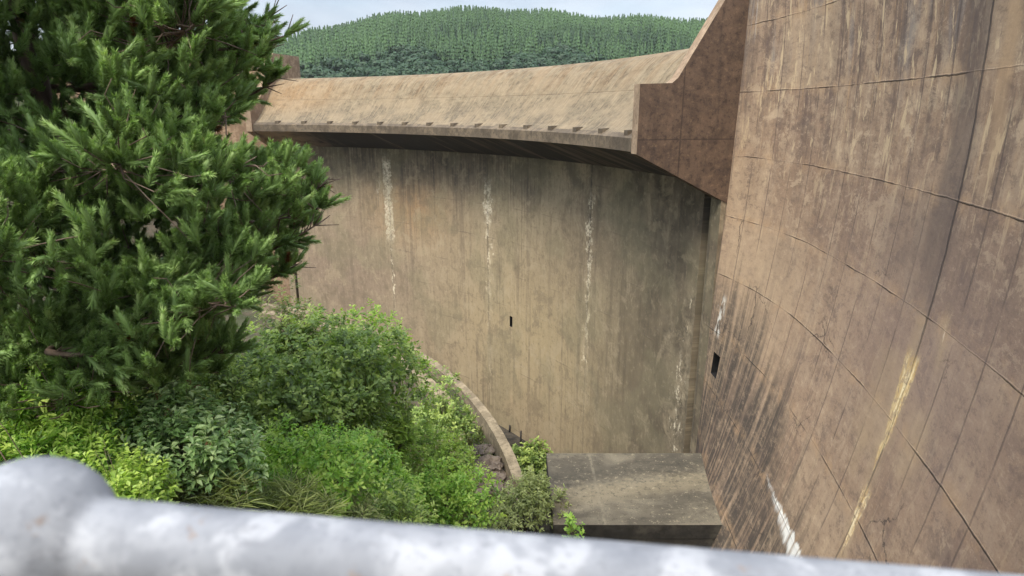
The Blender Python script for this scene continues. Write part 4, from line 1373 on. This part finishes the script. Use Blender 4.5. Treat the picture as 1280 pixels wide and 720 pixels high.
for _ in range(420):
    k_ = r.integers(len(BP)); p0 = BP[k_]; px_, py_ = pix(p0)
    if px_ > np.interp(py_, BY, BX) - 30: continue
    dv = unit(r.normal(0, 1, 3) + np.array([.25, -.45, .1])); l_ = r.uniform(.35, .95)
    p1 = p0 + dv * l_ * .5 + r.normal(0, .05, 3); p2 = p1 + unit(dv + r.normal(0, .35, 3)) * l_ * .5
    wood.add([p0, p1, p2], [.010, .007, .003], 4)
wood.build('branch', M['bark'], pine)
TU = [q for q in TU if pix(q[0] + q[1] * q[2])[1] < np.interp(pix(q[0])[0], [-50, 60, 150, 260, 330], [520, 505, 488, 482, 440])]
nt = len(TU); NN = 150
B_ = np.array([q[0] for q in TU]); D_ = np.array([q[1] for q in TU]); L_ = np.array([q[2] for q in TU]); Fq = np.array([q[3] for q in TU])
ci = np.repeat(np.arange(nt), NN); tt = np.tile(np.linspace(0, 1, NN), nt)
ang = r.uniform(0, 2 * pi, nt * NN)
ref = unit(np.cross(D_, np.array([.31, .17, .9]))); ref2 = np.cross(D_, ref)
side = ref[ci] * np.cos(ang)[:, None] + ref2[ci] * np.sin(ang)[:, None]
pos = B_[ci] + D_[ci] * (tt * L_[ci])[:, None]
fwd = 1.05 + 1.2 * tt ** 2
nd = unit(side + D_[ci] * fwd[:, None] + r.normal(0, .10, (nt * NN, 3)))
nl = r.uniform(.105, .145, nt * NN) * (1.0 - .15 * tt)
wv = unit(np.cross(nd, r.normal(0, 1, (nt * NN, 3)))) * .0088
tipp = pos + nd * nl[:, None] + np.array([0, 0, -.012])
V = np.stack([pos - wv, pos + wv, tipp], 1).reshape(-1, 3)
F = np.arange(nt * NN * 3).reshape(-1, 3)
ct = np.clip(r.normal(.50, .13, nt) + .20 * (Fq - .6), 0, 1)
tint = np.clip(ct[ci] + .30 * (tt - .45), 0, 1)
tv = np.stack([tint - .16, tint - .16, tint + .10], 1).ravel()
# a few tufts have died and turned orange
deadm = r.random(nt) < .006
dm = np.repeat(deadm[ci], 1)
live = ~dm
def sub(maskrow):
    idx = np.where(maskrow)[0]
    return V.reshape(-1, 3, 3)[idx].reshape(-1, 3), np.arange(len(idx) * 3).reshape(-1, 3), np.clip(tv.reshape(-1, 3)[idx].ravel(), 0, 1)
v_, f_, t_ = sub(live)
# dense inner needles of each tuft read as one plump body
lv = np.where(~deadm)[0]; K_ = 7; ringf = np.array([.02, .22, .5, .75, .92, 1.0]); ringr = np.array([.35, .8, 1.0, 1.0, .75, .3])
th = np.linspace(0, 2 * pi, K_, endpoint=False)
Bc, Dc, Lc = B_[lv], D_[lv], L_[lv]; ra, rb_ = ref[lv], ref2[lv]
rad_t = .034 * r.uniform(.85, 1.15, len(lv))
cv = []
for f0, r0 in zip(ringf, ringr):
    jit = r.uniform(.72, 1.22, (len(lv), K_))
    ringv = (Bc + Dc * (f0 * Lc)[:, None])[:, None, :] + (ra[:, None] * np.cos(th)[None, :, None] + rb_[:, None] * np.sin(th)[None, :, None]) * ((r0 * rad_t)[:, None] * jit)[..., None]
    cv.append(ringv)
cv = np.stack(cv, 1); nrg = len(ringf)
base_i = (np.arange(len(lv)) * nrg * K_)[:, None, None]
ii, kk = np.meshgrid(np.arange(nrg - 1), np.arange(K_), indexing='ij')
q1 = base_i + ii * K_ + kk; q2 = base_i + ii * K_ + (kk + 1) % K_; q3 = q2 + K_; q4 = q1 + K_
tri = np.concatenate([np.stack([q1, q2, q3], -1).reshape(-1, 3), np.stack([q1, q3, q4], -1).reshape(-1, 3)])
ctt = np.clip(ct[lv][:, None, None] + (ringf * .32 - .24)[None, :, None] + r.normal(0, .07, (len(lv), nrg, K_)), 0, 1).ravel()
v2 = cv.reshape(-1, 3)
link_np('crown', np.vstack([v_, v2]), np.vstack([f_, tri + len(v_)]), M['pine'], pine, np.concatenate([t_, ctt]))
v_, f_, t_ = sub(dm); link_np('dead_tuft', v_, f_, M['dead'], pine, t_)['label'] = 'dead orange brown needle tufts'
print('pine tufts', nt)

# ----------------------------------------------------------------------------
# handrail in front of the eye point
# ----------------------------------------------------------------------------
ZR = .47
pl, pr = ray(0, 634) * ZR, ray(1100, 726) * ZR
dirr = unit(pr - pl); RR = .0315
axis0 = pl - np.array([0, -.30, 1.0]) * RR * .98
rail = tag(empty('handrail', (axis0[0], axis0[1], -1.5)), 'thick galvanised tube handrail with a ball joint across the bottom foreground', 'handrail')
t = Tubes()
t.add([axis0 + dirr * s for s in np.linspace(-.9, 1.9, 60)], [RR] * 60, 48)
t.build('top_rail', M['galv'], rail)
pb = ray(16, 680) * ZR
s0 = float(np.dot(pb - axis0, dirr)); cb = axis0 + dirr * s0
RBALL = .0595
prf = []
for x in np.linspace(-.13, .13, 90):                    # ball run out into the tube with a small weld fillet
    a_ = math.sqrt(max(RBALL ** 2 - x * x, 0)); b_ = RR + .0006 - .0016 * max(0, (abs(x) - .10) / .03)
    h_ = max(.011 - abs(a_ - b_), 0) / .011
    prf.append((x, max(a_, b_) + h_ * h_ * h_ * .011 / 6))
t = Tubes(); t.add([cb + dirr * q[0] for q in prf], [q[1] for q in prf], 64); t.build('ball_joint', M['galv'], rail)
t = Tubes(); t.add([cb + np.array([0, 0, z]) for z in (-.03, -.4, -.8, -1.22)], [.027] * 4, 24); t.build('post', M['galv'], rail)
t = Tubes(); c3 = cb + dirr * 1.55; t.add([c3 + np.array([0, 0, z]) for z in (-.03, -.4, -.8, -1.22)], [.027] * 4, 24); t.build('post', M['galv'], rail)

# ----------------------------------------------------------------------------
# light, air, camera
# ----------------------------------------------------------------------------
SUN_EL, SUN_AZ = 56.0, 206.0          # azimuth clockwise from +y: behind and to the left
wd = bpy.data.worlds.new('World'); scn.world = wd; wd.use_nodes = True
nt_ = wd.node_tree; nt_.nodes.clear()
out = nt_.nodes.new('ShaderNodeOutputWorld'); bg = nt_.nodes.new('ShaderNodeBackground'); bg.inputs[1].default_value = .10
sky = nt_.nodes.new('ShaderNodeTexSky'); sky.sky_type = 'NISHITA'; sky.sun_disc = False
sky.sun_elevation = rad(SUN_EL); sky.sun_rotation = rad(SUN_AZ); sky.air_density = 1.2; sky.dust_density = 2.0
tc = nt_.nodes.new('ShaderNodeTexCoord'); mp = nt_.nodes.new('ShaderNodeVectorMath'); mp.operation = 'MULTIPLY'; mp.inputs[1].default_value = (1, 1, 3.2)
nz = nt_.nodes.new('ShaderNodeTexNoise'); nz.inputs['Scale'].default_value = 2.6; nz.inputs['Detail'].default_value = 7; nz.inputs['Roughness'].default_value = .55
rp = nt_.nodes.new('ShaderNodeMapRange'); rp.inputs[1].default_value = .36; rp.inputs[2].default_value = .62; rp.inputs[3].default_value = .55; rp.inputs[4].default_value = .97
nz2 = nt_.nodes.new('ShaderNodeTexNoise'); nz2.inputs['Scale'].default_value = 5.0; nz2.inputs['Detail'].default_value = 6
cr = nt_.nodes.new('ShaderNodeValToRGB'); cr.color_ramp.elements[0].position = .3; cr.color_ramp.elements[0].color = (2.2, 2.55, 3.1, 1); cr.color_ramp.elements[1].position = .7; cr.color_ramp.elements[1].color = (3.6, 3.8, 4.2, 1)
mxn = nt_.nodes.new('ShaderNodeMix'); mxn.data_type = 'RGBA'
L = nt_.links.new
L(tc.outputs['Generated'], mp.inputs[0]); L(mp.outputs[0], nz.inputs['Vector']); L(mp.outputs[0], nz2.inputs['Vector'])
L(nz.outputs[0], rp.inputs[0]); L(rp.outputs[0], mxn.inputs[0]); L(sky.outputs[0], mxn.inputs[6]); L(nz2.outputs[0], cr.inputs[0]); L(cr.outputs[0], mxn.inputs[7])
sx = nt_.nodes.new('ShaderNodeSeparateXYZ'); L(tc.outputs['Generated'], sx.inputs[0])
zr = nt_.nodes.new('ShaderNodeMapRange'); zr.interpolation_type = 'SMOOTHSTEP'; zr.inputs[1].default_value = .16; zr.inputs[2].default_value = .75; zr.inputs[3].default_value = .74; zr.inputs[4].default_value = 2.1
L(sx.outputs[2], zr.inputs[0])
vm = nt_.nodes.new('ShaderNodeVectorMath'); vm.operation = 'SCALE'; L(mxn.outputs[2], vm.inputs[0]); L(zr.outputs[0], vm.inputs['Scale'])
L(vm.outputs[0], bg.inputs[0]); L(bg.outputs[0], out.inputs[0])

sl = bpy.data.lights.new('sun', 'SUN'); sl.energy = 1.5; sl.angle = rad(26); sl.color = (1, .95, .87)
so_ = bpy.data.objects.new('sun', sl); COL.objects.link(so_)
e, a = rad(SUN_EL), rad(SUN_AZ)
dv = Vector((sin(a) * cos(e), cos(a) * cos(e), sin(e)))
so_.rotation_euler = dv.to_track_quat('Z', 'Y').to_euler()

HAZE = True
if HAZE:
    b = MB(); b.box((0, 180, 28), (1500, 1700, 132)); 
    hz = N('thin_haze'); pv = hz.node('ShaderNodeVolumePrincipled')
    pv.inputs['Color'].default_value = (.93, .96, 1, 1); pv.inputs['Density'].default_value = .00014
    hz.t.links.new(pv.outputs[0], hz.out.inputs['Volume'])
    ho = b.build('haze', hz.mat); ho['kind'] = 'stuff'

cam = bpy.data.cameras.new('camera'); co = bpy.data.objects.new('camera', cam); COL.objects.link(co)
co.location = (0, 0, 0); co.rotation_euler = (rad(90) - PITCH, 0, 0)
cam.sensor_width = 36; cam.lens = FPX / 1280 * 36; cam.clip_start = .05; cam.clip_end = 6000
cam.dof.use_dof = True; cam.dof.focus_distance = 26; cam.dof.aperture_fstop = 4.6
scn.camera = co
scn.view_settings.view_transform = 'Standard'; scn.view_settings.look = 'None'; scn.view_settings.gamma = 1; scn.view_settings.exposure = 1.66
scn.cycles.use_denoising = True
scn.cycles.max_bounces = 8; scn.cycles.diffuse_bounces = 5; scn.cycles.transmission_bounces = 5; scn.cycles.volume_bounces = 0; scn.cycles.transparent_max_bounces = 4
